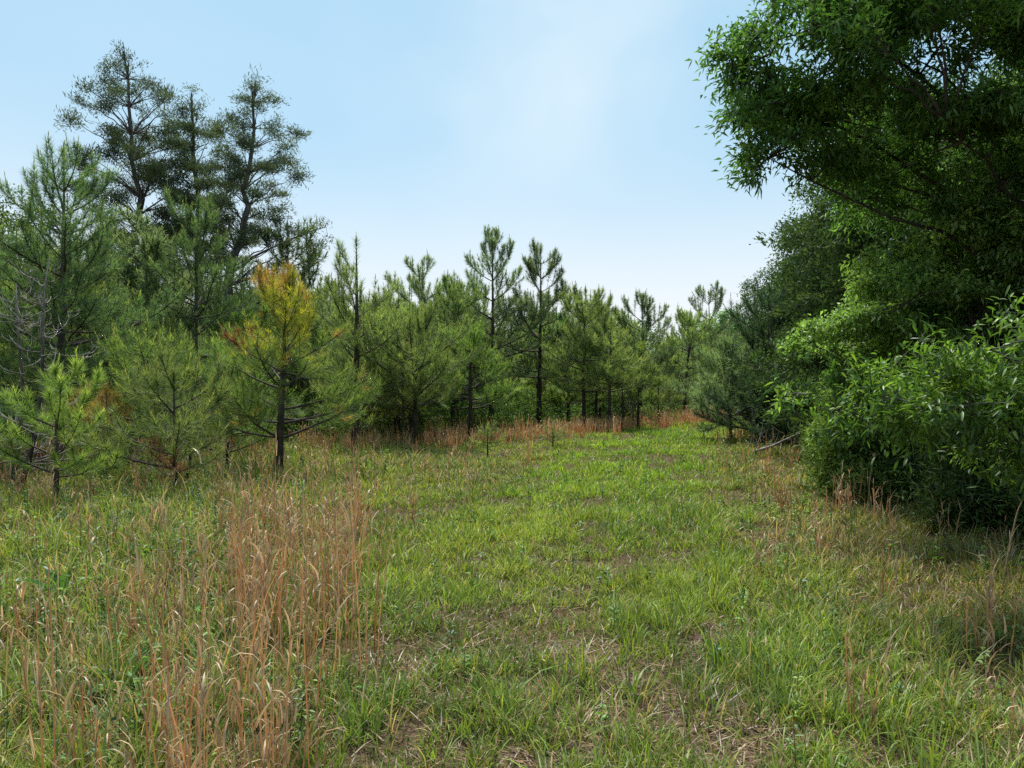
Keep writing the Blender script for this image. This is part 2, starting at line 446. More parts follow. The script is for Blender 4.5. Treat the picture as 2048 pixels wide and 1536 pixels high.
def volume_tree(seed, trunk, trunk_r, blobs, ncl, leaf, limbs=12, bark=BARK, shell=2.4, twig_r=0.012, limb_r=0.35, limb_ends=None,
                limb_from=0.3, rise=0.06, minz=0.15, twig_sides=3, holes=0, side=None, limb_shade=1.0):
    """trunk: points; blobs: (centre, radii, weight); leaf: f(acc, rng, base, dir, ids)"""
    rng = np.random.default_rng(seed)
    wood, fol = Acc(), Acc()
    trunk = np.asarray(trunk, float)
    ts = np.linspace(0, len(trunk) - 1, 18); tk = np.stack([np.interp(ts, np.arange(len(trunk)), trunk[:, k]) for k in range(3)], 1)
    tk[1:-1, :2] += rng.normal(0, trunk_r * .3, (16, 2))
    rr = trunk_r * (1 - np.linspace(0, 1, 18) * 0.86); rr[0] *= 1.35
    tubes(wood, tk, rr, bark, 9)
    w = np.array([b[2] for b in blobs], float); w /= w.sum()
    bi = rng.choice(len(blobs), ncl * 3, p=w)
    C = np.array([b[0] for b in blobs], float)[bi]; Rr = np.array([np.broadcast_to(b[1], 3) for b in blobs], float)[bi]
    dv = nrm(rng.normal(size=(len(bi), 3))); ra = rng.random((len(bi), 1)) ** (1 / shell)
    c = C + dv * ra * Rr
    ok = c[:, 2] > minz
    if side is not None: ok &= side(c)
    if holes:
        hb = rng.choice(len(c), holes)
        hr = rng.uniform(.10, .22, holes) * np.mean(Rr)
        for i, q in zip(hb, hr): ok &= np.linalg.norm(c - c[i], axis=1) > q * 2
    c = c[ok][:ncl]
    # limbs
    ends = list(limb_ends or [])
    if limbs:
        far = c[rng.choice(len(c), limbs * 6)]
        keep = []
        for p in far:
            if all(np.linalg.norm(p - q) > 0.35 * np.mean(Rr) for q in keep + ends): keep.append(p)
            if len(keep) >= limbs: break
        ends += keep
    pts = [tk[4:]]; pr = []; 
    lp, lr = [], []
    for e in ends:
        e = np.asarray(e, float)
        hz_ = np.linalg.norm(tk[:, :2] - e[:2], axis=1)
        k = np.argmin(np.abs(tk[:, 2] - (e[2] - 0.55 * hz_))); k = int(np.clip(k, int(18 * limb_from), 16))
        P = poly(tk[k], e, rng, 9, rise)
        lp.append(P); l = np.linalg.norm(e - tk[k]); lr.append(np.linspace(1, .18, 9) * min(rr[k] * .8, trunk_r * limb_r * (0.35 + 0.12 * l)))
        pts.append(P[2:])
    if lp: tubes(wood, np.array(lp), np.array(lr), bark * limb_shade, 6)
    net = np.concatenate(pts)
    # second order
    n2 = max(6, len(c) // 9); s2 = c[rng.choice(len(c), n2, replace=False)]
    D = ((s2[:, None] - net[None]) ** 2).sum(-1); j = D.argmin(1)
    P2 = np.array([poly(net[jj], p, rng, 6, 0.05) for jj, p in zip(j, s2)])
    l2 = np.linalg.norm(P2[:, -1] - P2[:, 0], axis=1)
    tubes(wood, P2, np.linspace(1, .3, 6)[None] * (twig_r * (0.9 + 0.8 * l2))[:, None], bark * 1.1 * limb_shade, 4)
    net2 = np.concatenate([net, P2[:, 1:].reshape(-1, 3)])
    j = np.empty(len(c), int)
    for a in range(0, len(c), 1000):
        D = ((c[a:a + 1000, None] - net2[None]) ** 2).sum(-1); j[a:a + 1000] = D.argmin(1)
    p0 = net2[j]; v = c - p0; l = np.linalg.norm(v, axis=1)
    d = nrm(v + rng.normal(0, .12, v.shape)); small = l < .15
    d[small] = nrm(rng.normal(size=(small.sum(), 3)))
    t = np.linspace(0, 1, 4)[None, :, None]
    P3 = p0[:, None] + (c - p0)[:, None] * t; P3[:, 1:3, 2] += (0.06 * l)[:, None]
    tubes(wood, P3, np.linspace(1, .35, 4)[None] * np.full((len(c), 1), twig_r * .55), bark * 1.15 * limb_shade, twig_sides)
    leaf(fol, rng, c, d, p0)
    return wood, fol

def layered(B, k, seed, flat=.22, size=.42, tilt=0.0):
    """split big crown volumes into flattened boughs"""
    rng = np.random.default_rng(seed); O = []
    for c, r, w in B:
        r = np.broadcast_to(np.asarray(r, float), 3); n = max(2, int(k * w))
        for i in range(n):
            d = nrm(rng.normal(size=3)) * rng.random() ** (1 / 2.6) * r * .88
            q = size * rng.uniform(.6, 1.35) * np.mean(r[:2])
            O.append((np.asarray(c, float) + d - np.array([0, 0, tilt * np.hypot(d[0], d[1])]), (q, q, q * flat * rng.uniform(.6, 1.6)), q * q))
    return O

def broad_leaf(n, L, W, pal, spread=0.25, hi=False, droop=0.25, up=0.8, follow=0.7, jit=.35):
    def f(acc, rng, c, d, p0):
        m = len(c) * n
        ci = np.repeat(np.arange(len(c)), n)
        seg = np.minimum(np.linalg.norm(c - p0, axis=1), spread * 1.6)
        t = rng.random((m, 1))
        b = c[ci] - d[ci] * (seg[ci, None] * (1 - t) - spread * .25) + rng.normal(0, spread * .33, (m, 3))
        dd = d[ci] * follow + rng.normal(0, .55, (m, 3)); dd[:, 2] -= droop * .5
        nv = np.array([[0, 0, up]]) + rng.normal(0, .45, (m, 3))
        col = pal_cols(rng, pal, len(c))[ci] * (1 + jit * .5 * rng.normal(size=(m, 1)))
        leaves(acc, rng, b, dd, nv, L * rng.uniform(.6, 1.15, m), W * rng.uniform(.75, 1.15, m), np.clip(col, .005, .7), hi, droop)
    return f

def spray_leaf(n, L, W, pal, spread=0.25, follow=0.9, up=.25, flat=.55, jit=.3):
    """scale-leaved cedar sprays: narrow tapering sprigs fanned along the twig"""
    def f(acc, rng, c, d, p0):
        m = len(c) * n; ci = np.repeat(np.arange(len(c)), n)
        t = rng.random((m, 1))
        dd0 = d[ci]
        off = rng.normal(0, spread * .42, (m, 3)); off[:, 2] *= flat
        b = c[ci] + dd0 * spread * (t - .65) * 1.3 + off
        dd = dd0 * follow + rng.normal(0, .6, (m, 3)); dd[:, 2] += up
        nv = rng.normal(size=(m, 3)) + np.array([[0, 0, .7]])
        col = pal_cols(rng, pal, len(c))[ci] * (1 + jit * .5 * rng.normal(size=(m, 1)))
        leaves(acc, rng, b, dd, nv, L * rng.uniform(.5, 1.2, m), W * rng.uniform(.7, 1.2, m), np.clip(col, .004, .7), False, -.05)
    return f

CEDAR = dict(dark=(0.038, 0.066, 0.024), mid=(0.060, 0.102, 0.030), light=(0.095, 0.148, 0.040))
CEDAR_OLD = dict(dark=(0.052, 0.074, 0.044), mid=(0.078, 0.108, 0.054), light=(0.112, 0.146, 0.066))
OAK = dict(dark=(0.060, 0.125, 0.034), mid=(0.098, 0.190, 0.044), light=(0.165, 0.275, 0.056))
ELM = dict(dark=(0.090, 0.172, 0.046), mid=(0.138, 0.24, 0.058), light=(0.20, 0.315, 0.074))
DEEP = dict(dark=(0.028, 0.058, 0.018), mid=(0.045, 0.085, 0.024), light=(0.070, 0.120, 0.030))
MIDG = dict(dark=(0.055, 0.105, 0.028), mid=(0.085, 0.15, 0.036), light=(0.125, 0.20, 0.045))

def plant_tree(name, label, cat, X, Y, wf, mat, group=None, crown='crown', rz=0, scale=1.0):
    wood, fol = wf
    r = thing(name, label, cat, (X, Y, float(g_h(X, Y)) - 0.04), rz, group, scale)
    obj('trunk', mesh_of(wood, 'trunk', M_BARK, True), r)
    obj(crown, mesh_of(fol, crown, mat), r)
    return r

# ================================================================== ground
def fnoise(x, y, seed, scale, octs=3):
    r = np.random.default_rng(seed); v = np.zeros(np.shape(x)); a = 1.0; tot = 0
    for o in range(octs):
        for k in range(4):
            th = r.uniform(0, 6.3); ph = r.uniform(0, 6.3); f = scale * r.uniform(.6, 1.5)
            v = v + a * np.sin((x * math.cos(th) + y * math.sin(th)) * f + ph + 1.3 * np.sin((x * math.sin(th * 2) - y * math.cos(th * 1.3)) * f * .7))
        tot += 4 * a; a *= .55; scale *= 2.1
    return np.clip(.5 + v / tot * 1.25, 0, 1)

def sstep(a, b, x):
    t = np.clip((x - a) / (b - a), 0, 1); return t * t * (3 - 2 * t)

def lane_c(y): return np.interp(y, [0, 5, 10, 18, 24, 30, 36, 45], [0.45, 0.45, 1.25, 3.3, 5.3, 8.2, 13, 21])
def lane(x, y):
    hw = np.interp(y, [0, 4, 10, 18, 26, 40], [1.2, 1.4, 1.8, 1.7, 1.7, 1.9])
    return 1 - sstep(.72, 1.25, np.abs(x - lane_c(y)) / hw)
BARE = [(.52, 4.1, .44), (.68, 3.62, .38), (-.42, 3.75, .20), (.15, 3.2, .20), (1.95, 6.0, .3), (-.05, 4.2, .15), (1.25, 4.6, .28), (.95, 3.25, .36),
        (2.6, 7.6, .4), (.75, 6.4, .15), (2.2, 4.4, .2)]
def bare(x, y):
    v = np.zeros(np.shape(x))
    wx = x + .18 * np.sin(y * 9 + x * 5); wy = y + .18 * np.sin(x * 8 - y * 4)
    for bx, by, r in BARE: v = np.maximum(v, 1 - sstep(.35, 1.15, np.hypot(wx - bx, (wy - by) * .9) / r))
    return v

def axis(n, lin, far):
    t = np.linspace(-1, 1, n); return np.sign(t) * (lin * np.abs(t) + (far - lin) * np.abs(t) ** 6)
gx = axis(241, 36, 600); gy = np.concatenate([axis(241, 40, 600)[:120] * .4, axis(301, 60, 800)[150:]]) 
GX, GY = np.meshgrid(gx, gy)
GZ = g_h(GX, GY)
a = Acc(); nx, ny = len(gx), len(gy)
ii = np.arange(nx * ny).reshape(ny, nx)
a.add(np.stack([GX, GY, GZ], -1), np.stack([ii[:-1, :-1], ii[:-1, 1:], ii[1:, 1:], ii[1:, :-1]], -1).reshape(-1, 4), np.array([.1, .1, .1]))
mg = bpy.data.materials.new('soil_and_thatch'); mg.use_nodes = True
t = mg.node_tree; N = t.nodes.new; L = t.links.new; b = t.nodes['Principled BSDF']
tc = N('ShaderNodeTexCoord')
n1 = N('ShaderNodeTexNoise'); n1.inputs['Scale'].default_value = 1.3; n1.inputs['Detail'].default_value = 8; L(tc.outputs['Object'], n1.inputs['Vector'])
n2 = N('ShaderNodeTexNoise'); n2.inputs['Scale'].default_value = 45; n2.inputs['Detail'].default_value = 5; L(tc.outputs['Object'], n2.inputs['Vector'])
r1 = N('ShaderNodeValToRGB'); e = r1.color_ramp.elements
e[0].position = .38; e[0].color = (.058, .036, .027, 1); e[1].position = .62; e[1].color = (.062, .052, .026, 1)
L(n1.outputs['Fac'], r1.inputs[0])
r2 = N('ShaderNodeValToRGB'); e = r2.color_ramp.elements
e[0].position = .45; e[0].color = (0, 0, 0, 1); e[1].position = .66; e[1].color = (1, 1, 1, 1); L(n2.outputs['Fac'], r2.inputs[0])
mm = N('ShaderNodeMix'); mm.data_type = 'RGBA'; L(r2.outputs[0], mm.inputs['Factor']); L(r1.outputs[0], mm.inputs[6]); mm.inputs[7].default_value = (.12, .078, .052, 1)
L(mm.outputs[2], b.inputs['Base Color']); b.inputs['Roughness'].default_value = 1; b.inputs['Specular IOR Level'].default_value = .1
bp = N('ShaderNodeBump'); bp.inputs['Strength'].default_value = .8; bp.inputs['Distance'].default_value = .03; L(n2.outputs['Fac'], bp.inputs['Height']); L(bp.outputs[0], b.inputs['Normal'])
tag(obj('ground', mesh_of(a, 'ground', mg, True)), 'brown soil and dead thatch under the grass of the clearing', 'ground', kind='structure')

# ================================================================== grass, dry grass, weeds
def scatter(rng, D0, dn, pw, dmin=1.1, dmax=52, half=48):
    e = np.geomspace(dmin, dmax, 60); X, Y = [], []
    for d0, d1 in zip(e[:-1], e[1:]):
        dm = .5 * (d0 + d1); D = D0 * min(1, (dn / dm) ** pw)
        n = rng.poisson(D * R_(half) * (d1 * d1 - d0 * d0))
        th = R_(rng.uniform(-half, half, n)); r = np.sqrt(rng.uniform(d0 * d0, d1 * d1, n))
        X.append(r * np.sin(th)); Y.append(r * np.cos(th))
    return np.concatenate(X), np.concatenate(Y)

def field_edge(y):               # right-hand edge of the tall dry stems beside the lane
    return np.interp(y, [2.5, 3.5, 5, 7, 10, 14, 18], [-.55, -.66, -1.0, -1.35, -1.7, -1.9, -2.2]) + .10 * np.sin(y * 5.1) + .06 * np.sin(y * 13)
def band(x, y):                  # tawny band of dry grass along the foot of the pines
    y0 = np.interp(x, [-12, -7, -4, -.3, 1.2, 3, 5.2, 8, 12], [14, 15.0, 16, 18.6, 19.8, 22, 25, 29, 33])
    return sstep(-.6, .6, y - y0) * (1 - sstep(2.2, 5.5, y - y0))

G1, G2, G3 = np.array([.155, .215, .028]), np.array([.225, .265, .042]), np.array([.092, .145, .026])
TAN, STRAW = np.array([.31, .205, .10]), np.array([.44, .34, .20])
rng = np.random.default_rng(11)
tx, ty = scatter(rng, 300, 4.5, 1.45)
ln_, br_ = lane(tx, ty), bare(tx, ty)
n1 = fnoise(tx, ty, 3, 1.1); n2 = fnoise(tx, ty, 5, 2.7); n3 = fnoise(tx, ty, 8, .5)
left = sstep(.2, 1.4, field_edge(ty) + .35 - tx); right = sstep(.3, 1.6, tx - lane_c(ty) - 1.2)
n4 = fnoise(tx, ty, 9, 8.0)
keep = rng.random(len(tx)) < (1 - .9 * br_) * np.clip(.25 + 1.2 * n2, 0, 1) * np.clip(.05 + 1.8 * n4, .15, 1)
tx, ty, ln_, br_, n1, n2, n3, left, right = (q[keep] for q in (tx, ty, ln_, br_, n1, n2, n3, left, right))
K = 15; m = len(tx) * K; ti = np.repeat(np.arange(len(tx)), K)
hgt = (.085 + .07 * n2 + .09 * left + .02 * right) * rng.uniform(.6, 1.5, len(tx))
hgt *= 1 + .2 * sstep(1.2, 2.4, tx) * (1 - sstep(4.0, 6.5, ty))
big = rng.random(len(tx)) < .07; hgt[big] *= 1.7
dist = np.hypot(tx, ty)
az = rng.uniform(0, 2 * PI, m); rr = rng.random(m) ** .5 * (.035 + .007 * dist[ti])
bx = tx[ti] + np.cos(az) * rr; by = ty[ti] + np.sin(az) * rr
hl = hgt[ti] * rng.uniform(.5, 1.15, m)
hue = np.clip(n1[ti] * .75 + rng.normal(0, .22, m) + .12, 0, 1)[:, None]
col = np.where(hue < .5, G3 + (G1 - G3) * hue * 2, G1 + (G2 - G1) * (hue * 2 - 1))
lw = ln_[ti][:, None]
far_ = sstep(6, 14, dist[ti])[:, None]
col = col * (1 + .10 * lw * far_) * rng.uniform(.70, 1.25, (m, 1))
col = col + lw * far_ * np.array([.010, .050, -.008])
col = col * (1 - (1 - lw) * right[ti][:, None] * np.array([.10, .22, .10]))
pd = (.13 + .10 * left + .26 * right * n3 + .5 * br_ + .16 * (n1 < .38))[ti] * (1 - .65 * ln_[ti])
dry = rng.random(m) < pd
col[dry] = (TAN + (STRAW - TAN) * rng.random((dry.sum(), 1))) * rng.uniform(.55, 1.1, (dry.sum(), 1))
a = Acc()
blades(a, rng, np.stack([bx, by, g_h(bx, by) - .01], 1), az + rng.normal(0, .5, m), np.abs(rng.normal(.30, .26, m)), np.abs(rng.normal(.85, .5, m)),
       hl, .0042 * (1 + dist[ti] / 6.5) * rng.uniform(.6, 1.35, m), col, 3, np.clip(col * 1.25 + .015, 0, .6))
ux, uy = scatter(rng, 3200, 4.5, 1.7)
k = rng.random(len(ux)) < (1 - .7 * bare(ux, uy)); ux, uy = ux[k], uy[k]; m = len(ux); ud = np.hypot(ux, uy)
u1 = rng.random((m, 1)) * .6 + .4 * fnoise(ux, uy, 15, 1.9)[:, None]
uc = np.where(u1 < .36, np.array([.17, .115, .062]), np.where(u1 < .62, np.array([.125, .150, .036]), np.array([.155, .21, .034]))) * rng.uniform(.6, 1.2, (m, 1))
blades(a, rng, np.stack([ux, uy, g_h(ux, uy) - .004], 1), rng.uniform(0, 6.3, m), np.abs(rng.normal(.5, .35, m)), np.abs(rng.normal(.8, .5, m)),
       rng.uniform(.02, .075, m) * (1 + .4 * sstep(5, 15, ud)), .0034 * (1 + ud / 6.5) * rng.uniform(.6, 1.4, m), uc, 2)
tag(obj('grass', mesh_of(a, 'grass', M_GRASS)), 'bright green grass of the mown lane and the clearing', 'grass', kind='stuff')

# lying thatch and tall broomsedge stems
rng = np.random.default_rng(12)
a = Acc()
tx, ty = scatter(rng, 1500, 4.0, 1.8, dmax=26)
p = .16 + .6 * bare(tx, ty) + .25 * fnoise(tx, ty, 8, .9); k = rng.random(len(tx)) < p; tx, ty = tx[k], ty[k]; m = len(tx)
c = (TAN + (STRAW - TAN) * rng.random((m, 1))) * rng.uniform(.22, .78, (m, 1)) * np.array([1, .91, .84])
blades(a, rng, np.stack([tx, ty, g_h(tx, ty) + rng.uniform(.004, .04, m)], 1), rng.uniform(0, 6.3, m), rng.normal(1.35, .2, m), rng.normal(.15, .5, m),
       rng.uniform(.04, .15, m), .0038 * (1 + np.hypot(tx, ty) / 9) * rng.uniform(.6, 1.6, m), c, 2)
tx, ty = scatter(rng, 26, 6.0, .75, dmin=2.2, dmax=44)
ed = field_edge(ty) - tx
z1 = sstep(-.12, .25, ed) * (.16 + .84 * (1 - sstep(.5, 1.7, ed))) * (1 - .93 * sstep(6.2, 9.5, ty)) * np.maximum(np.clip(fnoise(tx, ty, 21, 1.6) * 2.2 - .40, .10, 1), .75 * (1 - sstep(4.2, 5.2, ty)) * sstep(.1, .3, ed) * (1 - sstep(.7, 1.1, ed)))
z3 = .05 * (1 - lane(tx, ty)) + .05 * sstep(1.5, 2.5, tx - lane_c(ty)) * sstep(6, 9, ty) + .10 * sstep(.3, 2, ed) * sstep(8, 11, ty)
bd = band(tx, ty) * np.clip(fnoise(tx, ty, 31, .8) * 1.8 - .15, .15, 1) * np.interp(tx, [-12, -4, -1, 1], [.35, .45, .85, 1])
k = rng.random(len(tx)) < np.maximum(np.maximum(z1, z3), bd)
tx, ty, z1, bd = tx[k], ty[k], z1[k], bd[k]
S = rng.integers(3, 10, len(tx)); S = np.where(bd > .3, 10, S); ti = np.repeat(np.arange(len(tx)), S); m = len(ti)
dist = np.hypot(tx, ty)[ti]
az = rng.uniform(0, 6.3, m); r0 = np.abs(rng.normal(0, .05, m)) * (1 + dist / 18)
bx, by = tx[ti] + np.cos(az) * r0, ty[ti] + np.sin(az) * r0
H = (rng.uniform(.55, 1.08, len(tx)) * (.64 + .44 * (z1 > .25)))[ti] * rng.uniform(.45, 1.12, m)
bz = g_h(bx, by)
warm = rng.random((len(tx), 1))[ti]
c = (np.array([.31, .150, .052]) + (np.array([.48, .28, .12]) - np.array([.31, .150, .052])) * warm) * rng.uniform(.7, 1.2, (m, 1))
c = np.where((bd[ti] > .3)[:, None], c * np.array([1.45, 1.38, 1.45]), c)
le = np.abs(rng.normal(.06, .09, m)); be = rng.normal(.12, .24, m)
blades(a, rng, np.stack([bx, by, bz], 1), az, le, be, H, .0052 * (1 + dist / 12) * rng.uniform(.6, 1.4, m), c, 4, np.clip(c * 1.2, 0, .6))
# curled sheaths along the stems
nl = np.where(dist < 14, 4, 2); si = np.repeat(np.arange(m), nl); q = len(si)
f = rng.uniform(.12, .92, q); hh = H[si] * f
off = (np.sin(le[si] + be[si] * f * .5) * hh)
pb = np.stack([bx[si] + np.cos(az[si]) * off, by[si] + np.sin(az[si]) * off, bz[si] + np.cos(le[si]) * hh], 1)
cs = (TAN * .95 + (STRAW * 1.08 - TAN * .95) * rng.random((q, 1))) * rng.uniform(.7, 1.2, (q, 1))
blades(a, rng, pb, rng.uniform(0, 6.3, q), np.abs(rng.normal(.15, .12, q)), np.abs(rng.normal(1.1, .9, q)), rng.uniform(.06, .20, q),
       .0068 * (1 + dist[si] / 13) * rng.uniform(.6, 1.3, q), cs, 4)
tag(obj('dry_grass', mesh_of(a, 'dry_grass', M_DRY)), 'tall tan broomsedge stems and dead thatch left of the lane', 'dry grass', kind='stuff')

# small leafy weeds
rng = np.random.default_rng(13)
tx, ty = scatter(rng, 46, 4.5, 1.0, dmin=1.4, dmax=26)
ed = field_edge(ty) - tx
p = .10 + .75 * sstep(-.2, 1.2, ed) * (.35 + .65 * fnoise(tx, ty, 41, 1.3)) + .22 * sstep(1.3, 2.4, tx - lane_c(ty)); p *= 1 - .6 * bare(tx, ty)
k = rng.random(len(tx)) < p; tx, ty, ed = tx[k], ty[k], ed[k]
a = Acc(); n = len(tx); hh = rng.uniform(.10, .34, n) * (1 + .45 * sstep(0, 1.5, ed))
dist = np.hypot(tx, ty); az = rng.uniform(0, 6.3, n); tl = np.abs(rng.normal(.15, .12, n))
b0 = np.stack([tx, ty, g_h(tx, ty)], 1); b1 = b0 + np.stack([np.cos(az) * np.sin(tl), np.sin(az) * np.sin(tl), np.cos(tl)], 1) * hh[:, None]
WG = [np.array(v) for v in ((.075, .15, .03), (.115, .205, .035), (.16, .235, .045), (.06, .12, .045))]
wc = np.array(WG)[rng.integers(0, 4, n)] * rng.uniform(.8, 1.2, (n, 1))
tubes(a, np.stack([b0, b1], 1), np.stack([.0018 * (1 + dist / 9), .001 * (1 + dist / 9)], 1), wc * .9, 3)
K = 12; li = np.repeat(np.arange(n), K); f = rng.uniform(.2, 1.0, len(li))[:, None]; la = rng.uniform(0, 6.3, len(li))
pb = b0[li] + (b1 - b0)[li] * f
dd = np.stack([np.cos(la), np.sin(la), rng.uniform(-.1, .9, len(li))], 1)
sz = rng.uniform(.022, .055, n)[li] * (1.25 - .6 * f[:, 0]) * (1 + dist[li] / 22)
leaves(a, rng, pb, dd, np.array([[0, 0, 1.0]]) + rng.normal(0, .35, (len(li), 3)), sz, sz * rng.uniform(.3, .5, len(li)), wc[li] * rng.uniform(.8, 1.25, (len(li), 1)), False, .2)
tag(obj('weeds', mesh_of(a, 'weeds', M_GRASS)), 'small leafy green weeds growing among the tall dry stems', 'weeds', kind='stuff')

# broad-leaved dock weeds and other single plants in the foreground
def dock(label, X, Y, seed, n=8, ln=.26):
    rng = np.random.default_rng(seed); z0 = float(g_h(X, Y))
    r = thing('broadleaf_weed', label, 'weed', (X, Y, z0), 0, 'broad leaved weeds in the foreground grass')
    for k in range(n):
        a = Acc(); az = 2 * PI * k / n + rng.normal(0, .3); el = rng.uniform(.55, 1.15); l = ln * rng.uniform(.7, 1.15); S = 9; wdt = l * rng.uniform(.2, .27)
        h = np.array([math.cos(az), math.sin(az), 0]); s = np.array([-math.sin(az), math.cos(az), 0]); p = np.zeros(3); V = []
        for i in range(S):
            t = i / (S - 1); e = el - 1.1 * t * t
            w = wdt * .5 * (math.sin(PI * min(1, max(.02, (t - .12) / .88)) ** .8) if t > .12 else .05)
            nv = np.array([-h[0] * math.sin(e), -h[1] * math.sin(e), math.cos(e)])
            rip = .012 * math.sin(i * 2.3 + k)
            V += [p - s * w + nv * (w * .35 + rip), p.copy(), p + s * w + nv * (w * .35 - rip)]
            p = p + (h * math.cos(e) + np.array([0, 0, math.sin(e)])) * l / (S - 1)
        F = []
        for i in range(S - 1):
            for j in range(2): F.append([3 * i + j, 3 * i + j + 1, 3 * i + j + 4, 3 * i + j + 3])
        a.add(np.array(V), np.array(F), np.array([.05, .125, .03]) * rng.uniform(.8, 1.35))
        obj('leaf', mesh_of(a, 'leaf', M_LEAF, True), r)
dock('dark green weed with wide upright leaves low among the nearest dry stems', -2.0, 3.75, 1, 8, .34)
dock('narrower leaved dock weed farther back beside the frame edge', -3.35, 5.4, 2, 7, .32)
dock('lone broad leaved weed at the edge of the shaded grass', 2.15, 6.3, 4, 6, .17)

# ================================================================== front pines, one by one
class Zones:
    def __init__(s, pals, f): s.pals = pals; s.f = f
    def __call__(s, p, rng): return np.array(s.f(p, rng), dtype=object)
def spots(lst, key, other='crown'):
    return lambda p, rng: [next((k for (c, r, k) in lst if np.linalg.norm(q - np.array(c)) < r), other) for q in p]

NEAR = dict(nw=.0062, dens=44, nl=.17)
def dY(py): return EYE * F_PX / (py - HOR)

# the sapling in front at the left edge
plant_pine('small bright green pine sapling with two upright spires at the left edge', at(112, 9.3), 9.3, seed=101, H=1.74, cb=.24, Rm=.85, sp=.33, pal=dict(dark=(.12,.19,.045), mid=(.19,.275,.06), light=(.26,.35,.075), candle=(.38,.43,.12)), nl=.17, nw=.0062,
           dens=95, up0=14, up1=60, subs=.2, leader=.42, stubs=2, tr=.034, low=.9, sparse=.8)
z = Zones({'crown': GREEN, 'dead_needles': RUST}, spots([((0, -.22, .62), .30, 'dead_needles'), ((.10, -.25, .85), .16, 'dead_needles')], 'crown'))
plant_pine('waist high pine with a clump of rust brown needles on its stem', at(350, 10.3), 10.3, seed=102, H=1.75, cb=.14, Rm=.95, sp=.28, pal=GREEN, dens=52, nw=.006, nl=.19,
           zones=z, stubs=2, tr=.03, low=.9, leader=.35)
plant_pine('slender green pine with pale candles behind the rust clumped pine', at(300, 12.2), 12.2, seed=103, H=2.55, cb=.15, Rm=1.0, sp=.34, pal=YOUNG, stubs=3, tr=.03, **NEAR)
z = Zones({'crown': YOUNG, 'yellowed_needles': YELLOW, 'dead_needles': RUST, 'dead_crown': ORANGE},
          lambda p, rng: ['dead_needles' if np.linalg.norm(q - np.array([-.48, -.4, 2.15])) < .34 or np.linalg.norm(q - np.array([-.45, -.4, .8])) < .3 or np.linalg.norm(q - np.array([.02, -.1, 1.6])) < .26 else 'dead_crown' if (q[2] > 3.1 and abs(q[0]) < .3 and rng.random() < .5) or (q[2] > 2.85 and q[0] > .25 and rng.random() < .3) or rng.random() < .03 else 'yellowed_needles' if (q[2] > 1.95 + .25 * math.sin(q[0] * 7 + q[1] * 5) and -.75 < q[0] < .6 and rng.random() < .93 or np.linalg.norm(q - np.array([.3, -.3, 1.78])) < .34) else 'crown' for q in p])
plant_pine('pine with a yellow and orange dying top above green lower branches', at(557, 12.4), 12.4, seed=104, H=3.36, cb=.20, Rm=1.35, sp=.28, up1=58, zones=z, tr=.075, stubs=5, low=.95, bend=.12, **NEAR)
plant_pine('bushy light green pine touching the left side of the yellow topped pine', at(455, 13.6), 13.6, seed=105, rust=1, H=2.6, cb=.16, Rm=1.15, sp=.28, pal=YOUNG, low=.9, **NEAR)
z = Zones({'crown': GREEN, 'dead_crown': ORANGE}, lambda p, rng: ['dead_crown' if q[2] > .82 else 'crown' for q in p])
plant_pine('small sapling with an orange dead top between the left pines', at(212, 11.6), 11.6, seed=106, H=1.5, cb=.12, Rm=.65, sp=.26, zones=z, dens=40, nw=.006, nl=.17, candles=False, tr=.025)
plant_pine('wholly rust brown dead sapling beside the bare grey branches', at(148, 12.0), 12.0, seed=107, H=1.45, cb=.25, Rm=.6, sp=.28, zones=Zones({'dead_crown': dict(dark=(.15, .05, .022), mid=(.22, .075, .03), light=(.28, .10, .045), candle=(.2, .1, .05))}, lambda p, rng: ['dead_crown'] * len(p)),
           dens=40, nw=.006, candles=False, tr=.025)
plant_pine('tall dense pine at the far left behind the bare grey branches', at(118, 14.2), 14.2, seed=108, H=6.1, cb=.13, Rm=2.1, sp=.28, pal=DARKP, dens=38, nw=.0085, nl=.19, leader=.75, tr=.085, subs=.17, low=.9)
plant_pine('broad dark pine between the far left pine and the yellow topped pine', at(392, 17.0), 17.0, seed=109, H=5.9, cb=.14, Rm=2.05, sp=.36, pal=DARKP, dens=36, nw=.009, nl=.19, leader=.8, tr=.085, low=.95)
plant_pine('tall clear stemmed pine with a long upright spire right of the yellow top', at(710, 18.0), 18.0, seed=110, H=5.15, cb=.24, Rm=1.6, sp=.48, pal=GREEN, dens=38, nw=.0088, nl=.19, leader=1.0, tr=.10, stubs=9, up1=52, sparse=.8)
plant_pine('short pine with two dark stems right of the tall clear stemmed pine', at(830, 18.7), 18.7, seed=111, rust=1, H=3.3, cb=.30, Rm=1.75, sp=.34, pal=GREEN, dens=40, nw=.009, nl=.19, tr=.075, bend=.2, low=.8, up0=16, stubs=5)
plant_pine('thin stemmed little pine leaning close to the short two stemmed pine', at(806, 19.0), 19.0, seed=112, H=2.4, cb=.42, Rm=.9, sp=.3, pal=YOUNG, dens=36, nw=.009, tr=.04)
plant_pine('round light green pine beside the start of the tawny grass', at(940, 21.2), 21.2, seed=113, H=3.05, cb=.30, Rm=1.45, sp=.3, pal=YOUNG, dens=40, nw=.0095, nl=.18, tr=.07, low=1.0, stubs=6)
plant_pine('green pine with a slightly browned tip behind the short two stemmed pine', at(822, 21.5), 21.5, seed=114, rust=1, H=4.0, cb=.25, Rm=1.35, sp=.32, pal=GREEN, dens=34, nw=.010, tr=.055)
plant_pine('knee high pine seedling standing alone in the lane grass', at(975, 16.2), 16.2, seed=115, name='pine_seedling', cat='pine seedling', H=.72, cb=.35, Rm=.26, sp=.14, nl=.11, pal=YOUNG, dens=34, nw=.007, tr=.014, leader=.16, stubs=1)
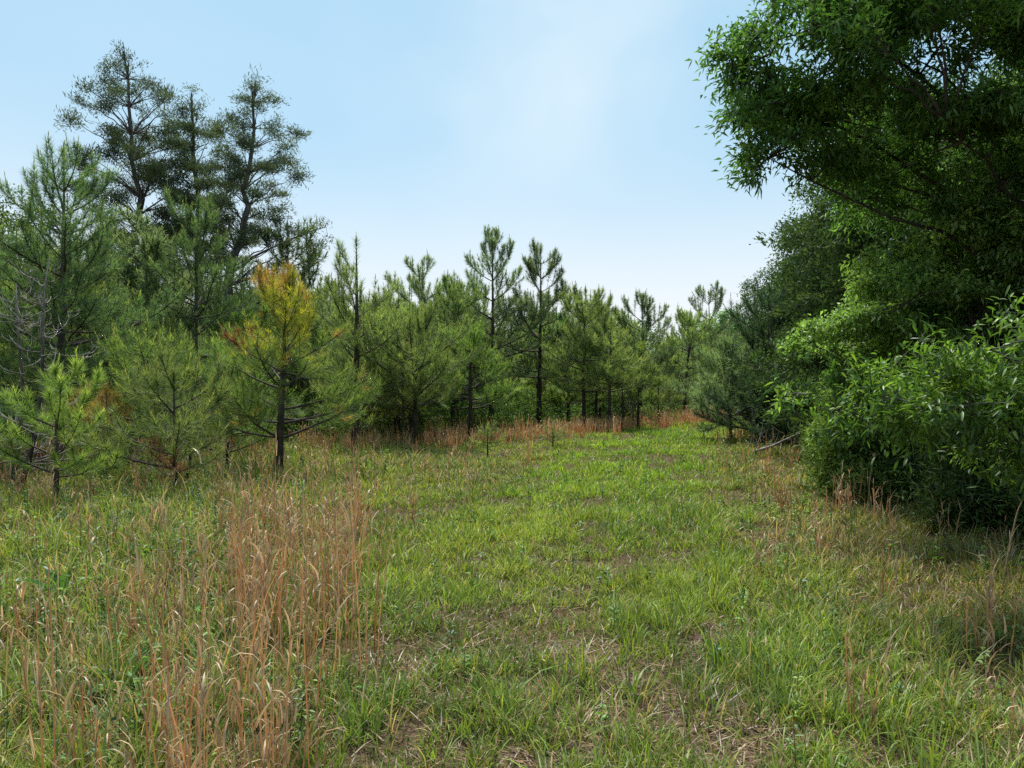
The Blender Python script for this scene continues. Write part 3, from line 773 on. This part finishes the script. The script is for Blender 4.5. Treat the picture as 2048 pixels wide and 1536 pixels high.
plant_pine('tiny dark pine seedling farther along the lane edge', at(1106, 17.6), 17.6, seed=116, name='pine_seedling', cat='pine seedling', H=.42, cb=.2, Rm=.3, sp=.12, nl=.12, pal=GREEN, dens=24, nw=.008, tr=.012, leader=.12, stubs=0)
FARP = dict(dens=34, nw=.0125, nl=.20, subs=.13)
plant_pine('wide topped pine with an open crown against the sky left of centre', at(842, 26.5), 26.5, seed=117, H=6.0, cb=.2, Rm=2.27, sp=.42, pal=BLUISH, leader=.7, up1=48, sparse=.8, tr=.09, **FARP)
plant_pine('slim spiky green pine rising between the two tall central pines and the wide topped one', at(905, 25.0), 25.0, seed=118, H=5.0, cb=.2, Rm=1.69, sp=.38, pal=GREEN, leader=.8, tr=.07, **FARP)
plant_pine('tallest central pine with a thin airy crown against the sky', at(982, 27.5), 27.5, seed=119, H=7.35, cb=.22, Rm=2.17, sp=.50, pal=BLUISH, leader=.8, sparse=.92, up1=48, tr=.10, **FARP)
plant_pine('second tallest central pine with a narrow pointed crown and a dark lower stem', at(1077, 28.5), 28.5, seed=120, H=6.9, cb=.26, Rm=2.03, sp=.42, pal=BLUISH, leader=.8, sparse=.85, tr=.10, **FARP)
plant_pine('pointed pine just right of the second tallest pine with bare lower stem', at(1168, 26.2), 26.2, seed=121, H=4.95, cb=.26, Rm=1.76, sp=.38, pal=GREEN, leader=.8, tr=.075, stubs=9, **FARP)
plant_pine('narrow pine touching the pointed pine on its right side', at(1192, 29.5), 29.5, seed=122, H=5.15, cb=.3, Rm=1.47, sp=.4, pal=GREEN, leader=.8, tr=.06, **FARP)
plant_pine('thin dark stemmed pine standing in the tawny grass', at(1219, 24.8), 24.8, seed=123, H=3.8, cb=.36, Rm=1.20, sp=.34, pal=GREEN, leader=.5, sparse=.75, tr=.055, stubs=10, **FARP)
plant_pine('low open pine with bare twigs in the tawny grass', at(1276, 26.0), 26.0, seed=124, H=2.9, cb=.35, Rm=1.0, sp=.34, pal=YOUNG, leader=.4, sparse=.6, tr=.05, stubs=12, **FARP)
plant_pine('broad topped pine with an open crown right of the tawny grass clump', at(1281, 33.5), 33.5, seed=125, H=5.45, cb=.28, Rm=2.10, sp=.40, pal=BLUISH, leader=.5, up1=48, tr=.085, **FARP)
plant_pine('small bushy green pine at the lane bend', at(1316, 28.2), 28.2, seed=126, H=2.1, cb=.1, Rm=.85, sp=.28, pal=GREEN, **FARP)
plant_pine('pale thin topped pine beyond the lane bend', at(1418, 40.0), 40.0, seed=127, H=6.6, cb=.3, Rm=2.31, sp=.55, pal=BLUISH, leader=.6, sparse=.85, up1=48, tr=.10, dens=26, nw=.016, nl=.2)
plant_pine('leaning pine with long outstretched limbs beyond the lane bend', at(1370, 36.5), 36.5, seed=128, rust=3, H=5.0, cb=.3, Rm=2.1, sp=.42, pal=GREEN, bend=.3, tr=.09, dens=28, nw=.015, nl=.2)
plant_pine('pine with drooping branches at the right edge of the lane', at(1461, 20.6), 20.6, seed=129, H=2.75, cb=.16, Rm=1.35, sp=.3, pal=BLUISH, up0=-4, up1=50, dens=42, nw=.0095, nl=.19, tr=.05, low=1.0)
plant_pine('dark dense pine tucked behind the drooping pine by the cedars', at(1540, 19.3), 19.3, seed=130, H=4.1, cb=.08, Rm=1.6, sp=.3, pal=dict(dark=(.030, .060, .032), mid=(.044, .084, .040), light=(.068, .115, .05), candle=(.12, .16, .06)), up0=0, dens=42, nw=.0095, nl=.19, low=1.0)

# bare dead pines
def dead_pine(label, X, Y, seed, stems, H, twigs, reach, thick=.05, pale=(.33, .30, .27), group=None):
    rng = np.random.default_rng(seed)
    r = thing('dead_pine', label, 'dead tree', (X, Y, float(g_h(X, Y)) - .05), 0, group)
    tw, st = Acc(), Acc()
    dark = np.array([.075, .062, .055]); pale = np.array(pale)
    for (x0, lean_x, lean_y, hs) in stems:
        S = 14; t = np.linspace(0, 1, S)
        P = np.stack([x0 + lean_x * t + .07 * np.sin(t * 5 + x0 * 9), lean_y * t + .05 * np.sin(t * 6), hs * t], 1)
        tubes(st, P, thick * (1 - t) ** .8 + .006, dark * .7 + (pale * .8 - dark * .7) * (t[None, :, None] ** 3.5), 7)
        for k in range(twigs):
            u = rng.uniform(.12, .98); p = np.array([np.interp(u, t, P[:, j]) for j in range(3)]); az = rng.uniform(0, 6.3)
            ln = reach * (1.08 - u) * rng.uniform(.4, 1.25) + .12; e = R_(rng.uniform(-20, 30)); cur = R_(rng.uniform(30, 95))
            def arc(p, az, e, cur, ln, S=8):
                Q = [p]; 
                for i in range(S - 1):
                    ee = e + cur * (i / (S - 2)) ** 1.8
                    Q.append(Q[-1] + ln / (S - 1) * np.array([math.cos(az) * math.cos(ee), math.sin(az) * math.cos(ee), math.sin(ee)]))
                return np.array(Q)
            Q = arc(p, az, e, cur, ln); rr = np.linspace(1, .45, 8) * (.004 + .007 * ln)
            cc = dark + (pale - dark) * np.clip(np.linspace(-.1, 1.1, 8), 0, 1)[None, :, None]
            tubes(tw, Q, rr, cc, 5)
            for s in range(int(1 + ln / .22)):
                i = rng.integers(2, 7); q = arc(Q[i], az + rng.choice([-1, 1]) * rng.uniform(.5, 1.1), e + rng.uniform(0, .5), R_(rng.uniform(30, 90)), rng.uniform(.12, .34), 8)
                tubes(tw, q, np.linspace(1, .5, 8) * .0055, np.clip(cc * 1.1, 0, .5), 4)
    if H < 1.8:
        for k in (3, 4):
            st.f[k] += [f + st.n for f in tw.f[k]]
        st.v += tw.v; st.c += tw.c; st.n += tw.n
    else: obj('bare_branches', mesh_of(tw, 'bare_branches', M_BARK, True), r)
    obj('trunk', mesh_of(st, 'trunk', M_BARK, True), r)
dead_pine('bare dead pine with curved pale grey twigs at the left edge', at(45, 10.6), 10.6, 5, [(-.12, .02, .1, 3.1), (-.04, .42, .15, 3.5)], 3.4, 34, 1.25, .036, pale=(.36, .33, .30))
dead_pine('small leafless dead pine in the tawny grass', at(1241, 25.3), 25.3, 6, [(0, .1, 0, 2.1)], 2, 24, .7, .035, pale=(.25, .21, .17))
dead_pine('shorter leafless dead pine beside the small one in the tawny grass', at(1262, 25.8), 25.8, 8, [(0, .05, .1, 1.6)], 2, 18, .6, .03, pale=(.25, .20, .16))
dead_pine('short grey dead sapling in front of the slender candle tipped pine', at(365, 10.9), 10.9, 7, [(0, .08, 0, 1.55)], 1.5, 14, .5, .022, pale=(.34, .30, .25))

# arching dry canes and single leaning stems
def cane(label, pts, r0, col, seed, name='dry_cane', leafy=10):
    rng = np.random.default_rng(seed); pts = np.array(pts, float); b = pts[0].copy(); b[2] = float(g_h(b[0], b[1]))
    r = thing(name, label, 'dry stem', tuple(b), 0, 'single dry stems')
    t = np.linspace(0, len(pts) - 1, 16); P = np.stack([np.interp(t, np.arange(len(pts)), pts[:, k]) for k in range(3)], 1)
    for _ in range(3): P[1:-1] = (P[:-2] + P[1:-1] * 2 + P[2:]) / 4
    P -= pts[0]; a = Acc(); tubes(a, P, np.linspace(1, .4, 16) * r0, np.array(col), 5); obj('stem', mesh_of(a, 'stem', M_DRY, True), r)
    a = Acc(); i = rng.integers(3, 16, leafy); n = leafy
    blades(a, rng, P[i], rng.uniform(0, 6.3, n), np.abs(rng.normal(.3, .2, n)), rng.uniform(.5, 2.2, n), rng.uniform(.08, .22, n), np.full(n, .007), np.array(col)[None] * rng.uniform(1, 1.5, (n, 1)), 4)
    obj('dry_leaves', mesh_of(a, 'dry_leaves', M_DRY), r)
def P3(px, py, Y): return (at(px, Y), Y, top(py, Y))
cane('tan cane arching over toward the left in front of the rust clumped pine', [P3(290, 1000, 9.7), P3(292, 930, 9.7), P3(305, 880, 9.7), P3(322, 852, 9.7), P3(334, 848, 9.7)], .006, (.36, .26, .13), 1)
cane('tan cane leaning right and bent at its tip beside the yellow topped pine', [P3(476, 1010, 9.9), P3(465, 945, 9.9), P3(452, 905, 9.9), P3(444, 895, 9.9), P3(425, 890, 9.9)], .006, (.40, .30, .16), 2)
cane('thick tan stem leaning right at the right edge of the clearing', [P3(2005, 1215, 5.6), P3(2020, 1130, 5.6), P3(2035, 1060, 5.6), P3(2046, 1040, 5.6)], .009, (.30, .22, .12), 3)
cane('pale thin upright stem in front of the dark low cedars', [P3(1738, 1000, 9.2), P3(1738, 950, 9.2), P3(1742, 910, 9.2), P3(1748, 890, 9.2)], .006, (.36, .29, .16), 4, leafy=6)
cane('brown ragged stalk in front of the small left sapling', [P3(120, 1130, 7.4), P3(106, 1040, 7.4), P3(100, 960, 7.4), P3(97, 925, 7.4)], .009, (.33, .23, .13), 5, leafy=26)
cane('long tan stem slanting across the nearest dry stems', [P3(405, 1500, 3.3), P3(430, 1430, 3.35), P3(455, 1370, 3.4), P3(482, 1320, 3.45)], .005, (.36, .24, .11), 6, leafy=4)

# ================================================================== tall old cedars behind the left pines
def plates(rng, trunk, z0, z1, Rf, n, per=4, th=.32, up=.25, qr=(.35, .8), rs=.42):
    trunk = np.asarray(trunk, float); B = []
    for z in np.linspace(z0, z1, n):
        c = np.array([np.interp(z, trunk[:, 2], trunk[:, k]) for k in range(3)]); Rz = Rf((z - z0) / (z1 - z0)); a0 = rng.uniform(0, 6.3)
        for k in range(per):
            az = a0 + 2 * PI * k / per + rng.normal(0, .35); q = rng.uniform(*qr)
            B.append((c + np.array([math.cos(az), math.sin(az), 0]) * Rz * q + np.array([0, 0, up * Rz * q + rng.normal(0, .12)]), (Rz * rs, Rz * rs, th * rng.uniform(.7, 1.4)), Rz ** 1.6))
    return B
def old_cedar(label, X, Y, seed, trunk, z0, z1, Rf, n, per, ncl, extra=(), extra_ends=()):
    rng = np.random.default_rng(seed)
    B = plates(rng, trunk, z0, z1, Rf, n, per, .20, .55, (.30, 1.08), .20) + list(extra)
    ends = [b[0] for b in B] + list(extra_ends)
    wf = volume_tree(seed, trunk, .21, B, ncl, spray_leaf(30, .17, .026, CEDAR_OLD, .27, follow=1.0, up=.45), limbs=0, limb_ends=ends, bark=np.array([.10, .088, .08]), limb_r=.22, twig_r=.014, shell=2.0)
    return plant_tree('cedar_tree', label, 'cedar tree', X, Y, wf, M_CEDAR, 'tall old cedars behind the left pines')
Yc = 25.0
old_cedar('tallest old cedar with the widest ragged crown at upper left', at(305, Yc), Yc, 201, [(0.2, 0, 0), (0, 0, 4), (-.25, 0, 6.5), (-.55, 0, 9), (-1.0, 0, 13.0)], 4.6, 12.7,
          lambda u: 2.45 - 2.15 * u ** 3, 17, 7, 1450, extra=[((-1.0, 0, 12.6), (.28, .28, .75), .5), ((-.4, 0, 12.0), (.22, .22, .6), .3), ((-2.1, 0, 11.6), (.25, .25, .6), .35), ((-1.9, .2, 10.6), (.75, .6, .3), 1.2), ((-1.2, .1, 5.6), (1.5, 1.4, .9), 6), ((-.2, 1, 4.2), (2.0, 1.4, 1.2), 6)])
old_cedar('middle old cedar with a thin straight stem and sparse crown', at(400, Yc + .8), Yc + .8, 202, [(0, 0, 0), (0, 0, 5), (-.12, 0, 8), (-.3, 0, 11.9)], 5.2, 11.7,
          lambda u: 1.8 - 1.5 * u ** 2.5, 15, 5, 760, extra=[((-.3, 0, 11.6), (.2, .2, .7), .35), ((.4, 0, 10.6), (.2, .2, .5), .25), ((.5, .5, 4.2), (1.5, 1.2, 1.0), 3)])
old_cedar('old cedar with a right leaning forked stem and one long low limb', at(455, Yc - .5), Yc - .5, 203, [(0, 0, 0), (0, 0, 4.6), (.35, 0, 6.3), (.7, 0, 8.5), (.95, 0, 11.8)], 5.0, 11.6,
          lambda u: 2.15 - 1.8 * u ** 2.4, 15, 5, 950, extra=[((.95, 0, 11.5), (.2, .2, .75), .4), ((.1, 0, 10.4), (.2, .2, .5), .25), ((2.2, 0, 9.9), (.22, .22, .45), .3), ((2.8, 0, 6.3), (.9, .6, .45), 3), ((3.3, 0, 6.9), (.35, .4, .35), .8), ((2.2, .3, 5.3), (1.1, .9, .6), 3.2), ((1.4, .5, 4.3), (1.4, 1.2, .9), 4), ((1.9, -.2, 9.2), (.7, .5, .35), 1.0)],
          extra_ends=[(3.3, 0, 6.9), (3.0, 0, 5.6)])
wf = volume_tree(210, [(0, 0, 0), (0, 0, 3), (.2, 0, 6.8)], .15, [((0, 0, 5), (2.0, 1.8, 2.4), 3), ((-1.2, 0, 3.6), (1.6, 1.6, 1.6), 2), ((1.2, 0, 3.4), (1.5, 1.5, 1.6), 2)], 900, broad_leaf(34, .11, .06, MIDG, .3), 12)
plant_tree('leafy_tree', 'rounded leafy tree behind the far left pine', 'leafy tree', at(45, 21.5), 21.5, wf, M_LEAF)
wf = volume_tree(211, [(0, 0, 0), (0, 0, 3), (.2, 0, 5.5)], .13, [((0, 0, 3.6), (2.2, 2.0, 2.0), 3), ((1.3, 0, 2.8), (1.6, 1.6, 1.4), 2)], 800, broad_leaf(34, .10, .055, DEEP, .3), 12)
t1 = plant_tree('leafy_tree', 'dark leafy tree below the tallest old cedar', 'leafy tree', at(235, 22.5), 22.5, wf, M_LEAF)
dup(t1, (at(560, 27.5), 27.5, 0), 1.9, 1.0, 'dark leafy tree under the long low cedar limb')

# ================================================================== right edge of the wood
# dark dense cedars
def young_cedar(seed, H, R, ncl, n=30, L=.12, W=.032, base=.04, pal=CEDAR, spread=.24, top_p=.8):
    rng = np.random.default_rng(seed); tr = [(0, 0, 0), (.05 * H * rng.normal(0, .4), 0, H * .5), (0, 0, H * .98)]
    B = plates(rng, tr, H * base + .12, H * .96, lambda u: R * (min(1, .72 + u * 1.6) * max(1 - u, .02) ** top_p + .05), max(8, int(H * 2.6)), 5, .30, .18)
    return volume_tree(seed, tr, .016 * H + .02, B, ncl, spray_leaf(n, L, W, pal, spread), limbs=16, twig_r=.010, minz=.05, limb_from=.1, bark=np.array([.06, .05, .043]), twig_sides=3)
G_C = 'dark cedars along the right edge of the clearing'
plant_tree('cedar_tree', 'tall dark cedar behind the bright green leafy tree', 'cedar tree', 8.1, 16.2, young_cedar(301, 9.0, 3.2, 2600, 34, .14, .042, spread=.28, top_p=.62), M_CEDAR, G_C)
plant_tree('cedar_tree', 'cedar with ragged side sprays against the pale sky', 'cedar tree', 8.3, 20.0, young_cedar(302, 6.6, 2.3, 1500, 30, .15, .045, spread=.28), M_CEDAR, G_C)
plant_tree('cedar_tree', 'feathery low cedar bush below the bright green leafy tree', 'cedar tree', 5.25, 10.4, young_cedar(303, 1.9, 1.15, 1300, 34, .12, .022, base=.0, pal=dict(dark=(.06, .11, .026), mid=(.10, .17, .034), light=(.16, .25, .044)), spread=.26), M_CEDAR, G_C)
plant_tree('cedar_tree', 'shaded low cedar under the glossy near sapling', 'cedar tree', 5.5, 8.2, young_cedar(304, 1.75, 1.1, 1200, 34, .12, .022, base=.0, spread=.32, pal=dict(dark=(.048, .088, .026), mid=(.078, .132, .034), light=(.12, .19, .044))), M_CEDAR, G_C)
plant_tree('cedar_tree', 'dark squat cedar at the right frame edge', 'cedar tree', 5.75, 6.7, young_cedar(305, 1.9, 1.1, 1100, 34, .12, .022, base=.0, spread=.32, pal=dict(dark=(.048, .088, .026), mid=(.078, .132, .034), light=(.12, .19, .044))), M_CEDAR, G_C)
plant_tree('cedar_tree', 'shady cedar behind the pile of fallen branches', 'cedar tree', 7.2, 13.6, young_cedar(306, 3.6, 1.6, 1500, 30, .11, .03, base=.0, spread=.22), M_CEDAR, G_C)
# big willow-leaved oak whose limbs overhang the lane
BX, BY = 7.9, 10.2
def rel(*B): return [((x - BX, y - BY, zz), r, w) for (x, y, zz), r, w in B]
oakB = rel(((4.5, 9.2, 5.45), (2.05, 1.9, 1.05), 5.0), ((3.6, 9.3, 4.55), (.9, 1.0, .55), 1.1), ((5.3, 9.4, 7.3), (1.9, 2.2, 1.3), 5), ((6.6, 8.8, 5.2), (2.0, 2.2, 1.5), 5), ((7.6, 9.2, 8.2), (2.8, 2.6, 2.0), 5),
           ((6.9, 7.6, 4.1), (1.5, 1.4, .9), 3.0), ((8.6, 7.6, 4.6), (1.8, 1.8, 1.6), 3), ((8.5, 7.5, 6.8), (2.2, 2.0, 1.6), 3), ((9.5, 11, 7), (3, 3, 2.4), 3), ((6.0, 10.4, 4.5), (1.6, 1.4, .9), 2.2), ((6.6, 7.0, 3.1), (.7, .7, .5), .8))
oe = [np.array(p) - np.array([BX, BY, 0]) for p in ((2.9, 9.2, 5.5), (3.3, 9.4, 4.5), (3.7, 9.1, 6.3), (4.0, 9.3, 7.6), (5.0, 8.4, 4.6), (6.0, 7.4, 3.8), (7.2, 7.2, 6.8), (5.2, 9.6, 8.5), (6.3, 8.4, 6.2))]
wf = volume_tree(310, [(0, 0, 0), (.05, 0, 2.5), (-.1, .1, 5.5), (0, 0, 10.2)], .24, layered(oakB, 3.6, 5) + rel(((2.65, 9.2, 5.72), (.42, .5, .17), .42), ((3.0, 9.2, 6.02), (.45, .5, .18), .45), ((3.1, 9.3, 5.35), (.6, .6, .2), .6), ((2.85, 9.2, 4.95), (.36, .5, .13), .28), ((3.2, 9.4, 4.62), (.5, .5, .16), .4), ((3.05, 9.4, 4.32), (.28, .4, .12), .16), ((3.7, 9.4, 4.95), (.7, .6, .22), .8), ((3.9, 9.5, 4.45), (.6, .6, .18), .55), ((4.6, 9.6, 4.4), (.7, .6, .2), .7), ((5.4, 10.6, 4.15), (.9, .8, .3), 1.0), ((6.3, 9.6, 4.3), (1.0, .8, .35), 1.2), ((7.2, 8.6, 3.9), (1.0, .8, .35), 1.1), ((6.4, 12.0, 5.2), (1.0, .8, .5), 1.0), ((3.5, 9.1, 6.5), (.5, .6, .2), .5), ((4.3, 9.0, 6.2), (.8, .7, .25), .9)), 5200, broad_leaf(28, .125, .032, OAK, .22, follow=.75, droop=.22, up=.9), 16, limb_ends=oe, limb_r=.17, twig_r=.012, shell=2.0, rise=.05)
plant_tree('oak_tree', 'large narrow leaved oak overhanging the lane at upper right', 'oak tree', BX, BY, wf, M_LEAF)
# bright green leafy tree
BX, BY = 6.7, 10.9
elB = rel(((5.55, 10.2, 2.65), (1.35, 1.0, .95), 5), ((4.75, 10.3, 1.95), (.75, .8, .75), 2.2), ((6.3, 10.0, 3.35), (1.3, 1.1, .85), 4), ((7.3, 9.9, 3.3), (1.2, 1.0, 1.0), 3), ((5.3, 10.1, 1.35), (1.0, .8, .5), 1.8), ((6.4, 10.3, 2.2), (1.2, 1, .9), 2), ((4.4, 10.3, 1.45), (.6, .55, .5), 1.3), ((4.65, 10.2, .95), (.5, .5, .35), .8))
wf = volume_tree(311, [(0, 0, 0), (-.1, 0, 1.5), (-.2, -.1, 2.6), (0, 0, 3.9)], .09, layered(elB, 4.5, 6, .30, .40), 1700, broad_leaf(26, .085, .040, ELM, .15, follow=.6, droop=.25, up=1.0), 12, limb_r=.35, twig_r=.007, shell=2.6)
plant_tree('leafy_tree', 'bright green leafy tree in front of the dark cedars', 'leafy tree', BX, BY, wf, M_LEAF)
# glossy near sapling
BX, BY = 4.55, 5.5
sB = rel(((2.12, 5.2, 1.56), (.28, .28, .12), .5), ((2.42, 5.2, 1.40), (.32, .3, .14), .6), ((2.5, 5.15, 1.72), (.35, .3, .14), .6), ((2.75, 5.1, 1.2), (.4, .3, .2), .7), ((2.62, 5.2, 1.55), (.55, .45, .26), 2.0), ((3.15, 5.15, 1.62), (.7, .5, .36), 3), ((3.75, 5.1, 1.75), (.7, .5, .42), 3), ((3.5, 5.0, 1.22), (.75, .5, .35), 2.4), ((4.3, 5.1, 1.6), (.8, .6, .6), 3), ((4.0, 4.9, 1.05), (.7, .5, .3), 1.6))
se = [np.array(p) - np.array([BX, BY, 0]) for p in ((2.1, 5.2, 1.55), (2.45, 5.2, 1.4), (2.7, 5.15, 1.75), (2.8, 5.1, 1.2), (3.1, 5.0, 1.95), (3.2, 5, 1.15), (3.7, 5, 2.1))]
wf = volume_tree(312, [(0, 0, 0), (0, 0, .9), (-.1, 0, 1.6), (-.15, 0, 2.5)], .045, layered(sB, 6, 8, .38, .5, .05), 900, broad_leaf(14, .083, .021, dict(dark=(.058, .108, .022), mid=(.100, .170, .028), light=(.185, .26, .040)), .14, True, .22, .8, .7, .5), 8, limb_ends=se, limb_r=.4, twig_r=.005, shell=2.2, bark=np.array([.07, .065, .058]))
plant_tree('oak_sapling', 'near oak sapling with long glossy leaves at the right frame edge', 'oak sapling', BX, BY, wf, M_LEAF)
# low leafy brush at the foot of the wood
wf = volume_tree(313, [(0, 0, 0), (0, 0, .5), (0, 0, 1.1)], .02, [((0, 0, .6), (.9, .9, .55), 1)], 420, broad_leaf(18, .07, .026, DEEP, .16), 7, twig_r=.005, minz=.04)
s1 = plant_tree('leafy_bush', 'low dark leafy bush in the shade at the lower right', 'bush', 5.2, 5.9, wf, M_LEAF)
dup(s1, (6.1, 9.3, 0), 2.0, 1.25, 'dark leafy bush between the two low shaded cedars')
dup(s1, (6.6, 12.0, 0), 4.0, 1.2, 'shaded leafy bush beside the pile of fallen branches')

# fallen branches
rng = np.random.default_rng(77)
r = thing('fallen_branch', 'pale fallen branches lying at the foot of the shaded cedar', 'fallen branch', (5.95, 16.4, float(g_h(5.95, 16.4))))
a = Acc(); b2 = Acc()
tubes(a, np.array([(-.55, -.1, .10), (-.1, 0, .22), (.35, .05, .42), (.8, .1, .62), (1.2, .15, .8)]), np.array([.03, .028, .024, .018, .012]), np.array([.26, .235, .21]), 7)
for k in range(26):
    p = np.array([rng.uniform(-.6, 1.2), rng.uniform(-.3, .3), rng.uniform(.05, .6)]); az = rng.uniform(0, 6.3); l = rng.uniform(.3, .8); e = rng.uniform(-.1, .9)
    q = [p + np.array([math.cos(az) * math.cos(e + .4 * s), math.sin(az) * math.cos(e + .4 * s), math.sin(e + .4 * s)]) * l * s for s in np.linspace(0, 1, 6)]
    tubes(b2, np.array(q), np.linspace(1, .4, 6) * .009, np.array([.21, .19, .17]) * rng.uniform(.5, 1.4), 4)
obj('limb', mesh_of(a, 'limb', M_BARK, True), r); obj('twigs', mesh_of(b2, 'twigs', M_BARK, True), r)

# trees standing inside the wood on the right
rng = np.random.default_rng(55)
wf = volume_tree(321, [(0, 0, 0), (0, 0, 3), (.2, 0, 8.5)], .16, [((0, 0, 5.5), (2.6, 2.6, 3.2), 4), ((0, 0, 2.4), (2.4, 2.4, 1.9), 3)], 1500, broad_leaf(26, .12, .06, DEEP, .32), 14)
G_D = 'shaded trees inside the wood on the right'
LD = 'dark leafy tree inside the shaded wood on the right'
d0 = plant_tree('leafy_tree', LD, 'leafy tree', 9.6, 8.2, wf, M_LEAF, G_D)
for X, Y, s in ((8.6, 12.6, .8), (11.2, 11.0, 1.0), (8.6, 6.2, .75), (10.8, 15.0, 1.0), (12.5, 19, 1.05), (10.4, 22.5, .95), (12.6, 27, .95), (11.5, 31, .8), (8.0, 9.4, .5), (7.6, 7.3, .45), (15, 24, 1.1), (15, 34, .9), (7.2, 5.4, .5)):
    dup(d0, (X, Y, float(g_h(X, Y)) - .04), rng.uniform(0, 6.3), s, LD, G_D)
w = young_cedar(322, 5.4, 1.9, 1200, 26, .16, .05, spread=.3)
G_E = 'cedars receding along the right edge of the lane'
c0 = plant_tree('cedar_tree', 'middling cedar behind the drooping pine at the lane edge', 'cedar tree', 8.9, 23.5, w, M_CEDAR, G_E)
for X, Y, s, lb in ((10.3, 27.2, .9, 'cedar second along the shaded edge beyond the drooping pine'), (12.2, 32.5, .85, 'farthest small cedar on the right of the lane bend'), (9.0, 14.5, 1.1, 'shadowed cedar hidden behind the tall dark cedar'),):
    dup(c0, (X, Y, 0), rng.uniform(0, 6.3), s, lb, G_E)
wf = volume_tree(323, [(0, 0, 0), (0, 0, 3), (.2, 0, 6.0)], .14, [((0, 0, 4.3), (2.0, 2.0, 2.0), 4), ((0, 0, 2.2), (2, 2, 1.5), 2)], 700, broad_leaf(26, .16, .09, ELM, .32), 10)
t0 = plant_tree('leafy_tree', 'light green leafy tree beyond the lane bend', 'leafy tree', at(1450, 46), 46, wf, M_LEAF)
dup(t0, (at(1105, 45), 45, 0), 1.0, .95, 'light green leafy tree peeping between the two tallest central pines')

# ================================================================== crowded pines behind
rng = np.random.default_rng(91)
protos = []
LB = 'green young pine in the crowded rows behind the front pines'; G_P = 'pines crowded in the rows behind'
def front(x): return np.interp(x, [-24, -12, -9, -6, -3, 0, 3, 6, 9, 14, 18], [16, 15, 15, 17.5, 21.5, 25, 29, 33, 38, 46, 52])
cand = []
for gy_ in np.arange(15.5, 50, 2.7):
    for gx_ in np.arange(-38, 20, 2.35):
        x = gx_ + rng.normal(0, .7); y = gy_ + rng.normal(0, .7)
        if y > front(x) and abs(x) < .72 * y + 2.5 and y < 50: cand.append((x, y))
named = [o.location for o in sc.objects if o.type == 'EMPTY' and o.name.startswith(('pine', 'cedar', 'leafy'))]
cand = [(x, y) for x, y in cand if all((x - n.x) ** 2 + (y - n.y) ** 2 > .8 for n in named)]
pk = [(3.9, GREEN, 1.3), (4.4, GREEN, 1.5), (4.8, BLUISH, 1.5), (3.4, YOUNG, 1.25), (5.2, BLUISH, 1.55), (4.2, GREEN, 1.7), (3.0, YOUNG, 1.2), (4.7, GREEN, 1.35)]
for i, (x, y) in enumerate(cand):
    s = rng.uniform(.82, 1.15) * (1.12 if x < -8 else 1.16 if x < 6 else 1.02); z = float(g_h(x, y)) - .03
    if i < len(pk):
        H, pl, Rm = pk[i]
        protos.append(plant_pine(LB, x, y, group=G_P, rz=rng.uniform(0, 6.3), scale=s, seed=400 + i, rust=(0, 0, 0, 2, 0, 0, 0, 2)[i], H=H, cb=.15, Rm=Rm * 1.05, sp=.36, pal=pl, dens=24, nw=.018, nl=.21, subs=.18, tr=.06, leader=.6, stubs=7, bend=.12))
    else:
        dup(protos[rng.integers(len(protos))], (x, y, z), rng.uniform(0, 6.3), (s, s, s * rng.uniform(.9, 1.1)), LB, G_P)

# far wood closing the view
rng = np.random.default_rng(92)
a = Acc(); wd = Acc()
for k in range(150):
    x = rng.uniform(-62, 62); y = rng.uniform(56, 72); h = rng.uniform(4.6, 7.4) * (y / 62); r = rng.uniform(1.6, 2.8)
    n = 1100; dv = nrm(rng.normal(size=(n, 3))); p = np.array([x, y, h * .55]) + dv * rng.random((n, 1)) ** .35 * np.array([r, r, h * .5])
    p[:, 2] = np.maximum(p[:, 2], .1)
    pal = [GREEN, BLUISH, MIDG, DEEP][rng.integers(4)]
    leaves(a, rng, p, dv + rng.normal(0, .5, (n, 3)), rng.normal(size=(n, 3)) + np.array([[0, 0, .6]]), rng.uniform(.2, .42, n), rng.uniform(.08, .18, n), pal_cols(rng, pal, n) * rng.uniform(.8, 1.2, (n, 1)))
tag(obj('distant_woods', mesh_of(a, 'distant_woods', M_LEAF)), 'far green wood closing the view behind all the pines', 'woods', kind='stuff')


# low brush filling the shade between the pine stems
rng = np.random.default_rng(93)
a = Acc()
bx = rng.uniform(-34, 17, 5200); by = rng.uniform(14, 54, 5200)
k = (by > front(bx) + 1.6) & (np.abs(bx) < .74 * by + 2); bx, by = bx[k], by[k]; n = len(bx)
hh = rng.uniform(.35, 1.25, n) * np.clip(.5 + fnoise(bx, by, 51, .6), .5, 1.4); K = 42; ci = np.repeat(np.arange(n), K)
p = np.stack([bx, by, g_h(bx, by)], 1)[ci] + rng.normal(0, 1, (n * K, 3)) * np.array([.36, .36, 0]); p[:, 2] += rng.random(n * K) * hh[ci]
dv = rng.normal(0, 1, (n * K, 3)) + np.array([[0, 0, .5]])
leaves(a, rng, p, dv, rng.normal(0, .5, (n * K, 3)) + np.array([[0, 0, 1.0]]), rng.uniform(.08, .2, n * K), rng.uniform(.03, .075, n * K),
       pal_cols(rng, MIDG, n)[ci] * rng.uniform(.7, 1.25, (n * K, 1)))
tag(obj('undergrowth', mesh_of(a, 'undergrowth', M_LEAF)), 'low green brush filling the shade between the pine stems', 'undergrowth', kind='stuff')
